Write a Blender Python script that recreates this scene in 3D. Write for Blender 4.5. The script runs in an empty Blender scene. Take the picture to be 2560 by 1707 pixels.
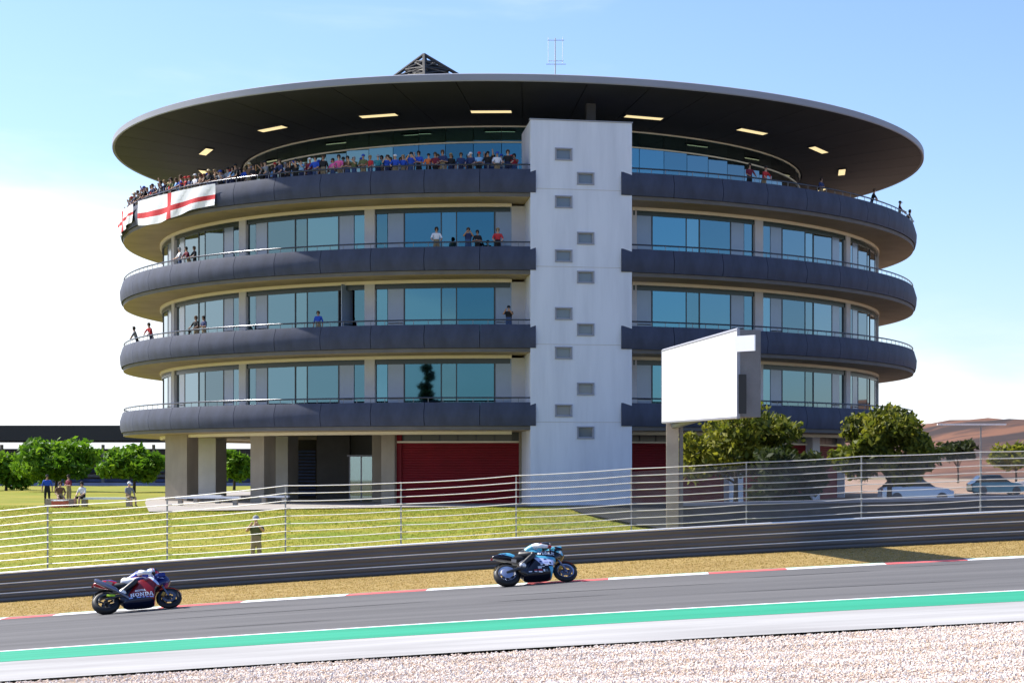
import bpy, bmesh, math, random
import numpy as np
from mathutils import Vector, Matrix, Euler

random.seed(11)
rng = np.random.default_rng(7)
R = math.radians
S = bpy.context.scene
COL = S.collection

# ------------------------------------------------------------------ camera
EYE = 2.05
FPX, PX, HZ = 4293.0, 1620.0, 1170.0          # focal length, axis and horizon in photo pixels
cam_d = bpy.data.cameras.new("camera")
cam = bpy.data.objects.new("camera", cam_d)
COL.objects.link(cam)
cam.location = (0, 0, EYE)
cam.rotation_euler = (R(90), 0, 0)
cam_d.sensor_width = 36.0
cam_d.lens = 36.0 * FPX / 2560.0
cam_d.shift_x = -(PX - 1280.0) / 2560.0
cam_d.shift_y = (HZ - 853.5) / 2560.0
cam_d.clip_start = 0.5
cam_d.clip_end = 6000
S.camera = cam

# ------------------------------------------------------------------ light
SUN_AZ_BEHIND, SUN_EL = 25.0, 45.5            # degrees behind straight left, elevation
sd = Vector((-math.cos(R(SUN_AZ_BEHIND)) * math.cos(R(SUN_EL)),
             math.sin(R(SUN_AZ_BEHIND)) * math.cos(R(SUN_EL)), math.sin(R(SUN_EL))))
sun_d = bpy.data.lights.new("sun", 'SUN')
sun_d.energy = 4.8
sun_d.angle = R(0.5)
sun_d.color = (1.0, 0.95, 0.87)
sun = bpy.data.objects.new("sun", sun_d)
COL.objects.link(sun)
sun.rotation_euler = (-sd).to_track_quat('-Z', 'Y').to_euler()

wd = bpy.data.worlds.new("World")
S.world = wd
wd.use_nodes = True
nt = wd.node_tree
nt.nodes.clear()
wo = nt.nodes.new('ShaderNodeOutputWorld')
bg = nt.nodes.new('ShaderNodeBackground')
bg.inputs['Strength'].default_value = 0.10
sky = nt.nodes.new('ShaderNodeTexSky')
sky.sky_type = 'NISHITA'
sky.sun_disc = False
sky.sun_elevation = R(SUN_EL)
sky.sun_rotation = math.atan2(sd.x, sd.y)
sky.air_density = 1.15
sky.dust_density = 0.55
sky.ozone_density = 2.2
tc = nt.nodes.new('ShaderNodeTexCoord')
mp = nt.nodes.new('ShaderNodeMapping')
mp.inputs['Scale'].default_value = (1.6, 1.6, 7.5)
mp.inputs['Rotation'].default_value = (0.0, R(14), 0.0)
no = nt.nodes.new('ShaderNodeTexNoise')
no.inputs['Scale'].default_value = 2.3
no.inputs['Detail'].default_value = 7
no.inputs['Roughness'].default_value = 0.54
no.inputs['Distortion'].default_value = 0.35
sep = nt.nodes.new('ShaderNodeSeparateXYZ')
L = nt.links.new
def mth(op, a, b=None, c=None, clamp=False):
    n = nt.nodes.new('ShaderNodeMath'); n.operation = op; n.use_clamp = clamp
    for i, v in enumerate((a, b, c)):
        if v is None: continue
        if isinstance(v, (int, float)): n.inputs[i].default_value = v
        else: L(v, n.inputs[i])
    return n.outputs[0]
L(tc.outputs['Generated'], mp.inputs['Vector']); L(mp.outputs[0], no.inputs['Vector']); L(tc.outputs['Generated'], sep.inputs[0])
dx, dy, dz = sep.outputs['X'], sep.outputs['Y'], sep.outputs['Z']
# a bright cloud bank lies low over the far (northern) side and reaches higher on the sunny left
hgt = mth('SUBTRACT', mth('MULTIPLY_ADD', dx, -0.14, 0.098), dz)
bank = mth('MAXIMUM', mth('MINIMUM', mth('MULTIPLY', hgt, 6.0), 0.55), -0.17)
front = nt.nodes.new('ShaderNodeMapRange'); front.interpolation_type = 'SMOOTHSTEP'
front.inputs['From Min'].default_value = -0.15; front.inputs['From Max'].default_value = 0.75
L(mth('MULTIPLY_ADD', dx, -0.30, mth('MULTIPLY', dy, 0.95)), front.inputs['Value'])
tot = mth('ADD', mth('ADD', no.outputs['Fac'], bank), mth('MULTIPLY_ADD', front.outputs[0], 0.30, -0.30))
tot = mth('MULTIPLY_ADD', dx, -0.16, tot)
cr = nt.nodes.new('ShaderNodeMapRange'); cr.interpolation_type = 'SMOOTHSTEP'
cr.inputs['From Min'].default_value = 0.36
cr.inputs['From Max'].default_value = 0.86
cr.inputs['To Max'].default_value = 0.97
L(tot, cr.inputs['Value'])
tint = nt.nodes.new('ShaderNodeMix'); tint.data_type = 'RGBA'; tint.blend_type = 'MULTIPLY'
tint.inputs[0].default_value = 1.0
tint.inputs[7].default_value = (0.80, 0.87, 1.10, 1)
L(sky.outputs[0], tint.inputs[6])
mx = nt.nodes.new('ShaderNodeMix'); mx.data_type = 'RGBA'
mx.inputs[7].default_value = (6.6, 7.0, 7.3, 1)
L(cr.outputs[0], mx.inputs[0]); L(tint.outputs[2], mx.inputs[6]); L(mx.outputs[2], bg.inputs['Color'])
L(bg.outputs[0], wo.inputs['Surface'])

S.view_settings.view_transform = 'Standard'
S.view_settings.look = 'None'
S.view_settings.gamma = 1
S.view_settings.use_curve_mapping = False
S.view_settings.exposure = 0.95
S.render.engine = 'CYCLES'
S.cycles.max_bounces = 8
S.cycles.transparent_max_bounces = 24
S.cycles.use_adaptive_sampling = True
try:
    S.cycles.use_denoising = True
except Exception:
    pass

# ------------------------------------------------------------------ helpers
def P(x, y, Y):
    """photo pixel + metres along the axis -> point of the place"""
    return Vector(((x - PX) * Y / FPX, Y, EYE - (y - HZ) * Y / FPX))

def zg(X):
    """height of the track ground, it climbs to the right"""
    x = max(-40.0, min(40.0, X))
    return EYE - 2.638 + 0.0571 * x - 0.0005 * x * x

def mat(name, col, rough=0.6, metal=0.0, var=0.0, scale=3.0, bump=0.0, bscale=20.0, stretch=(1, 1, 1), col2=None,
        coat=0.0, spec=0.5, lo=0.35, hi=0.65, emit=0.0, coords='Object'):
    m = bpy.data.materials.new(name)
    m.use_nodes = True
    n = m.node_tree.nodes; l = m.node_tree.links
    b = n['Principled BSDF']
    c = (*col, 1)
    b.inputs['Base Color'].default_value = c
    b.inputs['Roughness'].default_value = rough
    b.inputs['Metallic'].default_value = metal
    b.inputs['Specular IOR Level'].default_value = spec
    if coat: b.inputs['Coat Weight'].default_value = coat; b.inputs['Coat Roughness'].default_value = 0.08
    if emit:
        b.inputs['Emission Color'].default_value = c
        b.inputs['Emission Strength'].default_value = emit
    if var or col2 or bump:
        t = n.new('ShaderNodeTexCoord'); mpn = n.new('ShaderNodeMapping'); mpn.inputs['Scale'].default_value = stretch
        l.new(t.outputs[coords], mpn.inputs[0])
        if var or col2:
            ns = n.new('ShaderNodeTexNoise'); ns.inputs['Scale'].default_value = scale; ns.inputs['Detail'].default_value = 6
            ns.inputs['Roughness'].default_value = 0.6
            l.new(mpn.outputs[0], ns.inputs['Vector'])
            rp = n.new('ShaderNodeValToRGB')
            rp.color_ramp.elements[0].position = lo; rp.color_ramp.elements[1].position = hi
            a2 = col2 if col2 else tuple(min(1, v * (1 + var)) for v in col)
            a1 = col if col2 else tuple(v * (1 - var) for v in col)
            rp.color_ramp.elements[0].color = (*a1, 1); rp.color_ramp.elements[1].color = (*a2, 1)
            l.new(ns.outputs['Fac'], rp.inputs[0]); l.new(rp.outputs[0], b.inputs['Base Color'])
        if bump:
            nb = n.new('ShaderNodeTexNoise'); nb.inputs['Scale'].default_value = bscale; nb.inputs['Detail'].default_value = 8
            l.new(mpn.outputs[0], nb.inputs['Vector'])
            bu = n.new('ShaderNodeBump'); bu.inputs['Strength'].default_value = bump; bu.inputs['Distance'].default_value = 0.02
            l.new(nb.outputs['Fac'], bu.inputs['Height']); l.new(bu.outputs[0], b.inputs['Normal'])
    return m

class MB:
    """collects shapes; build() links them as ONE mesh object"""
    def __init__(s): s.v = []; s.f = []; s.m = []
    def add(s, vs, fs, mi=0):
        o = len(s.v); s.v += [tuple(v) for v in vs]
        for f in fs: s.f.append(tuple(i + o for i in f)); s.m.append(mi)
    def box(s, c, d, mi=0, M=None):
        cx, cy, cz = c; dx, dy, dz = d[0] / 2, d[1] / 2, d[2] / 2
        vs = [Vector((cx + a * dx, cy + b * dy, cz + e * dz)) for a in (-1, 1) for b in (-1, 1) for e in (-1, 1)]
        if M is not None: vs = [M @ v for v in vs]
        s.add(vs, [(0, 1, 3, 2), (4, 6, 7, 5), (0, 4, 5, 1), (2, 3, 7, 6), (0, 2, 6, 4), (1, 5, 7, 3)], mi)
    def tube(s, pts, r, n=8, mi=0, cap=True):
        pts = [Vector(p) for p in pts]; rs = r if isinstance(r, (list, tuple)) else [r] * len(pts)
        vs = []; fs = []
        for i, p in enumerate(pts):
            d = (pts[min(i + 1, len(pts) - 1)] - pts[max(i - 1, 0)]).normalized()
            a = d.orthogonal().normalized() if i == 0 else (pa - d * pa.dot(d)).normalized()
            pa = a; b = d.cross(a)
            for k in range(n):
                t = 2 * math.pi * k / n
                vs.append(p + (a * math.cos(t) + b * math.sin(t)) * rs[i])
        for i in range(len(pts) - 1):
            for k in range(n):
                fs.append((i * n + k, i * n + (k + 1) % n, (i + 1) * n + (k + 1) % n, (i + 1) * n + k))
        if cap:
            fs.append(tuple(range(n - 1, -1, -1))); fs.append(tuple((len(pts) - 1) * n + k for k in range(n)))
        s.add(vs, fs, mi)
    def lathe(s, prof, n=32, mi=0, a0=0.0, a1=2 * math.pi, axis='z', c=(0, 0, 0), close=False):
        full = abs(a1 - a0 - 2 * math.pi) < 1e-6
        k = n if full else n + 1
        vs = []; fs = []
        for i in range(k):
            t = a0 + (a1 - a0) * i / n
            for r, h in prof:
                if axis == 'z': vs.append((c[0] + r * math.sin(t), c[1] - r * math.cos(t), c[2] + h))
                else: vs.append((c[0] + r * math.cos(t), c[1] + h, c[2] + r * math.sin(t)))
        q = len(prof)
        mis = mi if isinstance(mi, (list, tuple)) else [mi] * q
        for i in range(n):
            j = (i + 1) % k
            for p in range(q if close else q - 1):
                p2 = (p + 1) % q
                s.add([], []); s.f.append(None) if False else None
                fs.append((i * q + p, j * q + p, j * q + p2, i * q + p2, mis[p]))
        o = len(s.v); s.v += vs
        for a, b, d, e, mm in fs: s.f.append((a + o, b + o, d + o, e + o)); s.m.append(mm)
        if not full and close:
            s.f.append(tuple(o + p for p in range(q))); s.m.append(mis[0])
            s.f.append(tuple(o + n * q + p for p in range(q - 1, -1, -1))); s.m.append(mis[0])
    def prism(s, poly, y0, y1, mi=0):
        """polygon in x-z pushed along y"""
        n = len(poly)
        vs = [(x, y0, z) for x, z in poly] + [(x, y1, z) for x, z in poly]
        fs = [tuple(range(n)), tuple(range(2 * n - 1, n - 1, -1))] + [(i, i + n, (i + 1) % n + n, (i + 1) % n) for i in range(n)]
        s.add(vs, fs, mi)
    def loft(s, rings, mi=0, cap=True):
        n = len(rings[0]); vs = [p for r in rings for p in r]; fs = []
        for i in range(len(rings) - 1):
            for k in range(n):
                fs.append((i * n + k, i * n + (k + 1) % n, (i + 1) * n + (k + 1) % n, (i + 1) * n + k))
        if cap:
            fs.append(tuple(range(n - 1, -1, -1))); fs.append(tuple((len(rings) - 1) * n + k for k in range(n)))
        s.add(vs, fs, mi)
    def mesh(s, name, mats, smooth=None):
        me = bpy.data.meshes.new(name)
        me.from_pydata(s.v, [], s.f)
        for m in (mats if isinstance(mats, (list, tuple)) else [mats]): me.materials.append(m)
        me.polygons.foreach_set('material_index', s.m)
        bm = bmesh.new(); bm.from_mesh(me); bmesh.ops.recalc_face_normals(bm, faces=bm.faces); bm.to_mesh(me); bm.free()
        if smooth is not None:
            me.polygons.foreach_set('use_smooth', [True] * len(me.polygons))
            try: me.set_sharp_from_angle(angle=R(smooth))
            except Exception: pass
        me.update()
        return me
    def build(s, name, mats, parent=None, smooth=None, loc=None):
        return link(name, s.mesh(name, mats, smooth), parent, loc)

def link(name, data, parent=None, loc=None, rz=None):
    o = bpy.data.objects.new(name, data); COL.objects.link(o)
    if parent is not None: o.parent = parent
    if loc is not None: o.location = loc
    if rz is not None: o.rotation_euler = (0, 0, rz)
    return o

def tag(o, label=None, cat=None, group=None, kind=None):
    if label: o['label'] = label
    if cat: o['category'] = cat
    if group: o['group'] = group
    if kind: o['kind'] = kind
    return o

def empty(name, loc=(0, 0, 0), rz=0.0):
    o = bpy.data.objects.new(name, None); COL.objects.link(o); o.location = loc; o.rotation_euler = (0, 0, rz)
    o.empty_display_size = 0.3
    return o

def fastmesh(name, V, F, mats, mi=None, smooth=False):
    """numpy vertices (N,3) and equal sized faces (M,k)"""
    me = bpy.data.meshes.new(name)
    V = np.ascontiguousarray(V, dtype=np.float32); F = np.ascontiguousarray(F, dtype=np.int32)
    me.vertices.add(len(V)); me.vertices.foreach_set('co', V.ravel())
    k = F.shape[1]
    me.loops.add(F.size); me.loops.foreach_set('vertex_index', F.ravel())
    me.polygons.add(len(F)); me.polygons.foreach_set('loop_start', np.arange(0, F.size, k, dtype=np.int32))
    for m in mats: me.materials.append(m)
    if mi is not None: me.polygons.foreach_set('material_index', np.asarray(mi, dtype=np.int32))
    me.update(calc_edges=True)
    me.polygons.foreach_set('use_smooth', [smooth] * len(F))
    me.validate()
    return me

def copy_tree(o, parent=None):
    c = o.copy(); COL.objects.link(c)
    if parent is not None: c.parent = parent
    for ch in o.children: copy_tree(ch, c)
    return c

# ------------------------------------------------------------------ materials
M = {}
M['asphalt'] = mat('asphalt', (0.094, 0.091, 0.092), 0.9, spec=0.25, var=0.0, col2=(0.128, 0.124, 0.124), scale=0.75, stretch=(0.06, 1.9, 1), bump=0.25, bscale=60)
M['green_paint'] = mat('green_paint', (0.016, 0.235, 0.135), 0.8, spec=0.25, col2=(0.026, 0.30, 0.18), scale=0.9, stretch=(0.12, 2.2, 1), lo=0.3, hi=0.6, bump=0.15, bscale=60)
M['concrete_light'] = mat('concrete_light', (0.285, 0.275, 0.268), 0.85, spec=0.2, col2=(0.40, 0.39, 0.38), scale=0.8, stretch=(0.2, 1.5, 1), bump=0.2, bscale=40)
M['white_paint'] = mat('white_paint', (0.74, 0.74, 0.74), 0.6, var=0.08, scale=2.0)
M['red_paint'] = mat('red_paint', (0.55, 0.085, 0.085), 0.7, spec=0.2, col2=(0.62, 0.18, 0.17), scale=3.0, stretch=(0.4, 2, 1), lo=0.4, hi=0.75)
M['sand'] = mat('gravel_bed', (0.52, 0.43, 0.36), 0.95, col2=(0.62, 0.53, 0.46), scale=1.4, bump=0.5, bscale=30)
M['dry_grass'] = mat('dry_grass_soil', (0.255, 0.175, 0.065), 0.95, spec=0.1, col2=(0.345, 0.25, 0.098), scale=0.55, stretch=(0.35, 1.3, 1), lo=0.3, hi=0.7, bump=0.3, bscale=9)
M['lawn'] = mat('lawn_soil', (0.15, 0.19, 0.02), 0.95, spec=0.1, col2=(0.30, 0.25, 0.045), scale=0.30, stretch=(0.5, 1.2, 1), lo=0.36, hi=0.66, bump=0.3, bscale=7)
M['earth'] = mat('dry_earth', (0.25, 0.17, 0.115), 0.95, col2=(0.16, 0.14, 0.06), scale=0.05, lo=0.4, hi=0.62, bump=0.5, bscale=2)
M['paving'] = mat('paving', (0.31, 0.28, 0.25), 0.8, var=0.10, scale=0.8, bump=0.1, bscale=20)
M['yard'] = mat('sandy_yard', (0.26, 0.17, 0.12), 0.95, spec=0.1, col2=(0.36, 0.25, 0.18), scale=0.08, bump=0.3, bscale=3)
M['conc_blue'] = mat('grey_concrete', (0.038, 0.047, 0.084), 0.7, var=0.28, scale=1.6, stretch=(1, 1, 0.3), bump=0.12, bscale=12, lo=0.3, hi=0.7)
M['conc_beam'] = mat('edge_beam', (0.125, 0.120, 0.122), 0.75, var=0.12, scale=0.9, bump=0.1, bscale=12)
M['soffit'] = mat('cream_soffit', (0.37, 0.29, 0.18), 0.7, var=0.12, scale=0.5)
M['trim'] = mat('pale_trim', (0.86, 0.78, 0.62), 0.5)
M['roof_dark'] = mat('dark_roof_soffit', (0.029, 0.031, 0.044), 0.7, var=0.18, scale=0.35)
M['roof_rim'] = mat('aluminium_rim', (0.28, 0.29, 0.34), 0.55, metal=0.0, var=0.05, scale=0.4)
M['white_wall'] = mat('white_render', (0.60, 0.63, 0.71), 0.75, col2=(0.70, 0.73, 0.81), lo=0.3, hi=0.6, scale=1.3, stretch=(1, 1, 0.12), bump=0.06, bscale=14)
M['panel'] = mat('pale_panel', (0.22, 0.29, 0.40), 0.15, var=0.04, scale=1.0, coat=0.3)
M['column'] = mat('pale_column', (0.54, 0.53, 0.54), 0.7, var=0.07, scale=0.8)
M['concrete'] = mat('fair_faced_concrete', (0.36, 0.31, 0.245), 0.85, var=0.16, scale=0.7, stretch=(1, 1, 0.35), bump=0.15, bscale=10)
M['dark_wall'] = mat('dark_wall', (0.045, 0.042, 0.040), 0.7, var=0.15, scale=1.0)
M['red_door'] = mat('red_door', (0.20, 0.006, 0.012), 0.55, var=0.10, scale=0.8, spec=0.25)
M['frame'] = mat('window_frame', (0.06, 0.065, 0.07), 0.4, metal=0.5)
M['head'] = mat('head_soffit_reflection', (0.012, 0.028, 0.024), 0.25)  # window head frame; dark green stands in for the soffit's reflection
M['rail_dark'] = mat('dark_handrail', (0.045, 0.05, 0.065), 0.25, metal=0.4)
M['cap'] = mat('sunlit_lip', (0.92, 0.91, 0.88), 0.48, metal=0.75)  # beam lips; the sun highlight is put into this pale colour
M['inside'] = mat('room_inside', (0.12, 0.12, 0.115), 0.8)
M['white'] = mat('white_board', (0.82, 0.83, 0.85), 0.45)
M['steel'] = mat('galvanised_steel', (0.105, 0.10, 0.102), 0.45, metal=0.25, var=0.15, scale=1.2, stretch=(0.3, 1, 4), bump=0.05, bscale=8)
M['steel_matt'] = mat('weathered_steel', (0.24, 0.245, 0.26), 0.5, metal=0.6, var=0.2, scale=2)
M['cable'] = mat('steel_cable', (0.86, 0.86, 0.83), 0.5, metal=0.7)
M['dark_conc'] = mat('stained_concrete', (0.085, 0.083, 0.085), 0.9, var=0.25, scale=0.6, stretch=(1, 1, 3), bump=0.2, bscale=8)
M['grey_box'] = mat('grey_housing', (0.16, 0.155, 0.16), 0.6, var=0.1)
M['post_grey'] = mat('pale_grey_post', (0.34, 0.35, 0.34), 0.6)
M['post'] = mat('beige_post', (0.42, 0.36, 0.29), 0.65, var=0.15, scale=1.2)
M['black'] = mat('black', (0.012, 0.012, 0.013), 0.5)
M['bark'] = mat('bark', (0.10, 0.075, 0.055), 0.9, var=0.3, scale=6, bump=0.5, bscale=20)
M['lamp'] = mat('lit_ceiling_panel', (1.0, 0.80, 0.42), 0.5, emit=0.52)

def glass_mat(name, tint, through, ior=1.9, rough=0.02):
    m = bpy.data.materials.new(name); m.use_nodes = True
    n = m.node_tree.nodes; l = m.node_tree.links; n.clear()
    o = n.new('ShaderNodeOutputMaterial'); mixs = n.new('ShaderNodeMixShader'); fr = n.new('ShaderNodeFresnel')
    fr.inputs['IOR'].default_value = ior
    g = n.new('ShaderNodeBsdfGlossy'); g.inputs['Roughness'].default_value = rough
    lw = n.new('ShaderNodeLayerWeight'); lw.inputs['Blend'].default_value = 0.35
    mc = n.new('ShaderNodeMix'); mc.data_type = 'RGBA'
    mc.inputs[6].default_value = (*tint, 1); mc.inputs[7].default_value = (1, 1, 1, 1)
    oi = n.new('ShaderNodeObjectInfo'); mr = n.new('ShaderNodeMapRange'); mr.inputs['To Min'].default_value = 0.70; mr.inputs['To Max'].default_value = 1.12
    hs = n.new('ShaderNodeHueSaturation'); l.new(oi.outputs['Random'], mr.inputs['Value']); l.new(mr.outputs[0], hs.inputs['Value'])
    l.new(lw.outputs['Facing'], mc.inputs[0]); l.new(mc.outputs[2], hs.inputs['Color']); l.new(hs.outputs[0], g.inputs['Color'])
    t = n.new('ShaderNodeBsdfTransparent'); t.inputs['Color'].default_value = (*through, 1)
    ma = n.new('ShaderNodeMath'); ma.operation = 'MULTIPLY_ADD'; ma.inputs[1].default_value = 1.0; ma.inputs[2].default_value = 0.24
    ma.use_clamp = True
    l.new(fr.outputs[0], ma.inputs[0]); l.new(ma.outputs[0], mixs.inputs[0])
    l.new(t.outputs[0], mixs.inputs[1]); l.new(g.outputs[0], mixs.inputs[2]); l.new(mixs.outputs[0], o.inputs[0])
    return m
M['glass'] = glass_mat('solar_glass', (0.16, 0.46, 0.62), (0.05, 0.13, 0.16))
M['glass2'] = glass_mat('pale_solar_glass', (0.24, 0.56, 0.70), (0.09, 0.20, 0.23))
M['glass_clear'] = glass_mat('clear_glass', (0.8, 0.95, 0.95), (0.60, 0.78, 0.76), ior=1.5)

# ------------------------------------------------------------------ ground, track and strips (the setting)
def lawn_z(X, Y):
    a = zg(X)
    t = min(1.0, max(0.0, (Y - 50.6) / 26.0)); t = t * t * (3 - 2 * t)
    base = a * (1 - t)
    k = min(1.0, max(0.0, (X + 9) / 10.0)) * min(1.0, max(0.0, (Y - 50.6) / 2.5))
    return base * (1 - k) + max(base, 0.02) * k

xs = sorted(set([-1800, -700, -300, -150, -90] + [-60 + 2.5 * i for i in range(49)] + [90, 150, 300, 700, 1800]))
ys = sorted(set([-600, -200, -60, -20, 0, 10, 20] + [26 + 2 * i for i in range(28)] + [50.5, 51, 52, 53, 54.5, 90, 110, 140, 200, 320, 600, 1200, 3000]))
V = []
for y in ys:
    for x in xs:
        V.append((x, y, (zg(x) if y < 50.6 else lawn_z(x, y)) - (0.16 if y <= 50 else 0.06)))
nx = len(xs)
F = [(j * nx + i, j * nx + i + 1, (j + 1) * nx + i + 1, (j + 1) * nx + i) for j in range(len(ys) - 1) for i in range(nx - 1)]
tag(link('ground', fastmesh('ground', np.array(V), np.array(F), [M['earth']], smooth=True)), kind='structure')

def strip(name, y0, y1, dz, m, x0=-40, x1=34, n=60, ny=1, kind='structure'):
    V = []; F = []
    for j in range(ny + 1):
        y = y0 + (y1 - y0) * j / ny
        for i in range(n + 1):
            x = x0 + (x1 - x0) * i / n
            V.append((x, y, zg(x) + dz))
    for j in range(ny):
        for i in range(n):
            a = j * (n + 1) + i
            F.append((a, a + 1, a + n + 2, a + n + 1))
    o = link(name, fastmesh(name, np.array(V), np.array(F), [m], smooth=True))
    return tag(o, kind=kind)

YK, YW, YG, YC = 41.5, 31.8, 29.6, 26.25     # kerb front, white line, green / concrete edge, concrete / gravel edge
strip('gravel_trap', 4.0, YC, -0.05, M['sand'])
strip('concrete_strip', YC, YG, 0.0, M['concrete_light'])
strip('green_strip', YG, YW, 0.004, M['green_paint'])
strip('edge_line', YW, YW + 0.16, 0.004, M['white_paint'])
strip('race_track', YW + 0.16, YK, 0.0, M['asphalt'], ny=6)
strip('verge', YK + 0.80, 50.75, 0.0, M['dry_grass'], ny=8)
strip('verge_paint_line', YK + 0.68, YK + 0.80, 0.006, M['green_paint'])

M['rubber'] = mat('rubber_mark', (0.065, 0.063, 0.065), 0.9, spec=0.2, var=0.3, scale=2.0, stretch=(0.3, 4, 1))
track = bpy.data.objects['race_track']
for x0_, x1_, y_, w_, sl_ in ((2.0, 5.4, 39.4, 0.07, 0.02), (5.6, 8.0, 40.3, 0.05, 0.0), (-4, 2.2, 38.2, 0.06, -0.03), (-11, -4.5, 37.4, 0.08, 0.05), (-3.5, -0.5, 36.4, 0.05, 0.02), (1.5, 6.8, 35.2, 0.06, -0.04), (-9, -6.2, 34.1, 0.05, 0.03), (-13, -8, 39.6, 0.05, -0.02)):
    b = MB(); n_ = 8
    for i in range(n_):
        xa_, xb_ = x0_ + (x1_ - x0_) * i / n_, x0_ + (x1_ - x0_) * (i + 1) / n_
        wa, wb_ = w_ * math.sin(math.pi * (i + 0.02) / n_), w_ * math.sin(math.pi * (i + 0.98) / n_)
        b.add([(xa_, y_ + sl_ * (xa_ - x0_) - wa, zg(xa_) + 0.004), (xb_, y_ + sl_ * (xb_ - x0_) - wb_, zg(xb_) + 0.004), (xb_, y_ + sl_ * (xb_ - x0_) + wb_, zg(xb_) + 0.004), (xa_, y_ + sl_ * (xa_ - x0_) + wa, zg(xa_) + 0.004)], [(0, 1, 2, 3)])
    b.build('skid_mark', M['rubber'], track)
kerb = strip('kerb', YK, YK + 0.68, 0.0, M['concrete_light'])
def kerb_block(x0, x1, m):
    b = MB(); n = 4
    ring = []
    for i in range(n + 1):
        x = x0 + (x1 - x0) * i / n; z = zg(x)
        ring.append([(x, YK + 0.003, z + 0.004), (x, YK + 0.10, z + 0.010), (x, YK + 0.5, z + 0.012), (x, YK + 0.677, z + 0.005)])
    for i in range(n):
        for k in range(3):
            b.add([ring[i][k], ring[i + 1][k], ring[i + 1][k + 1], ring[i][k + 1]], [(0, 1, 2, 3)])
    b.build('kerb_block', m, kerb)
edges = [-700, -450, -250, 0, 130, 395, 600, 862, 1064, 1316, 1520, 1772, 1968, 2217, 2420, 2670, 2870, 3120, 3320]
red = [0, 1, 0, 1, 0, 1, 0, 1, 0, 1, 0, 1, 0, 1, 0, 1, 0, 1]
for i in range(len(edges) - 1):
    a = (edges[i] - PX) * YK / FPX; b_ = (edges[i + 1] - PX) * YK / FPX
    is_red = red[i] if edges[i] not in (0,) else 1
    kerb_block(a + 0.004, b_ - 0.004, M['red_paint'] if is_red else M['white_paint'])

# lawn between the barrier and the building
V = []; F = []; nx2, ny2 = 96, 60
for j in range(ny2 + 1):
    y = 50.75 + (198 - 50.75) * (j / ny2) ** 1.9
    for i in range(nx2 + 1):
        x = -92 + 96 * i / nx2
        V.append((x, y, lawn_z(x, y) + 0.03 * math.sin(x * 0.9 + y * 0.5) * math.sin(y * 0.33)))
F = [(j * (nx2 + 1) + i, j * (nx2 + 1) + i + 1, (j + 1) * (nx2 + 1) + i + 1, (j + 1) * (nx2 + 1) + i) for j in range(ny2) for i in range(nx2)]
tag(link('lawn', fastmesh('lawn', np.array(V), np.array(F), [M['lawn']], smooth=True)), kind='structure')

def flat_sheet(name, pts, m, z):
    b = MB(); b.add([(p[0], p[1], z) for p in pts], [tuple(range(len(pts)))])
    return tag(b.build(name, m), kind='structure')
g = lambda x, y: (P(x, y, EYE * FPX / (y - HZ)).x, EYE * FPX / (y - HZ))
flat_sheet('terrace', [g(372, 1281), g(700, 1275), g(1000, 1269.5), g(1330, 1267), (-3, 93), (14, 96), (22, 112), (10, 150), (-38, 150), (-33.0, 113), (-29.0, 99)], M['paving'], 0.055)
flat_sheet('sandy_yard', [(6, 96), (60, 96), (110, 300), (30, 300), (14, 140)], M['yard'], 0.07)
flat_sheet('shaded_ground', [(1.2, 52.6), (40, 56), (40, 95.9), (5.9, 95.9), (-3.2, 91.8), (-4.3, 88.5), (-2.8, 75), (-0.6, 62)], mat('shaded_tarmac', (0.020, 0.021, 0.019), 0.95, spec=0.15, var=0.3, scale=0.4), 0.075)  # near-black sheet; the shade on this ground is put into its colour

# grass blades, stones
def backlit(m, c, f=0.45):
    n = m.node_tree.nodes; l = m.node_tree.links
    tr = n.new('ShaderNodeBsdfTranslucent'); tr.inputs[0].default_value = (*c, 1)
    ms = n.new('ShaderNodeMixShader'); ms.inputs[0].default_value = f
    l.new(n['Principled BSDF'].outputs[0], ms.inputs[1]); l.new(tr.outputs[0], ms.inputs[2]); l.new(ms.outputs[0], n['Material Output'].inputs[0])
    return m
def tufts(name, n, fx, fz, hmin, hmax, w, mats, ntuft=3):
    XY = fx(n); x, y = XY[:, 0], XY[:, 1]; n = len(x)
    z = fz(x, y)
    V = np.zeros((n, ntuft, 3, 3)); 
    ang = rng.uniform(0, 2 * np.pi, (n, ntuft)); h = rng.uniform(hmin, hmax, (n, ntuft)); lean = rng.uniform(0, 0.6, (n, ntuft)) * h
    ox = rng.normal(0, w, (n, ntuft)); oy = rng.normal(0, w, (n, ntuft))
    ca, sa = np.cos(ang), np.sin(ang); hw = w * 0.35
    V[..., 0, 0] = x[:, None] + ox - sa * hw; V[..., 0, 1] = y[:, None] + oy + ca * hw
    V[..., 1, 0] = x[:, None] + ox + sa * hw; V[..., 1, 1] = y[:, None] + oy - ca * hw
    V[..., 2, 0] = x[:, None] + ox + ca * lean; V[..., 2, 1] = y[:, None] + oy + sa * lean
    V[..., 0, 2] = z[:, None] - 0.01; V[..., 1, 2] = z[:, None] - 0.01; V[..., 2, 2] = z[:, None] + h
    V = V.reshape(-1, 3); F = np.arange(len(V)).reshape(-1, 3)
    mi = np.repeat(rng.choice(len(mats), n, p=[0.45, 0.35, 0.2]), ntuft)
    return tag(link(name, fastmesh(name, V, F, mats, mi)), kind='stuff')
zgv = np.vectorize(zg); lzv = np.vectorize(lawn_z)
gm = [mat('dry_blade', (0.37, 0.26, 0.10), 0.9, spec=0.1), mat('straw_blade', (0.45, 0.33, 0.14), 0.9, spec=0.1), mat('olive_blade', (0.25, 0.19, 0.04), 0.9, spec=0.1)]
for m_ in gm: backlit(m_, tuple(v * 1.3 for v in m_.node_tree.nodes['Principled BSDF'].inputs['Base Color'].default_value[:3]))
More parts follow.
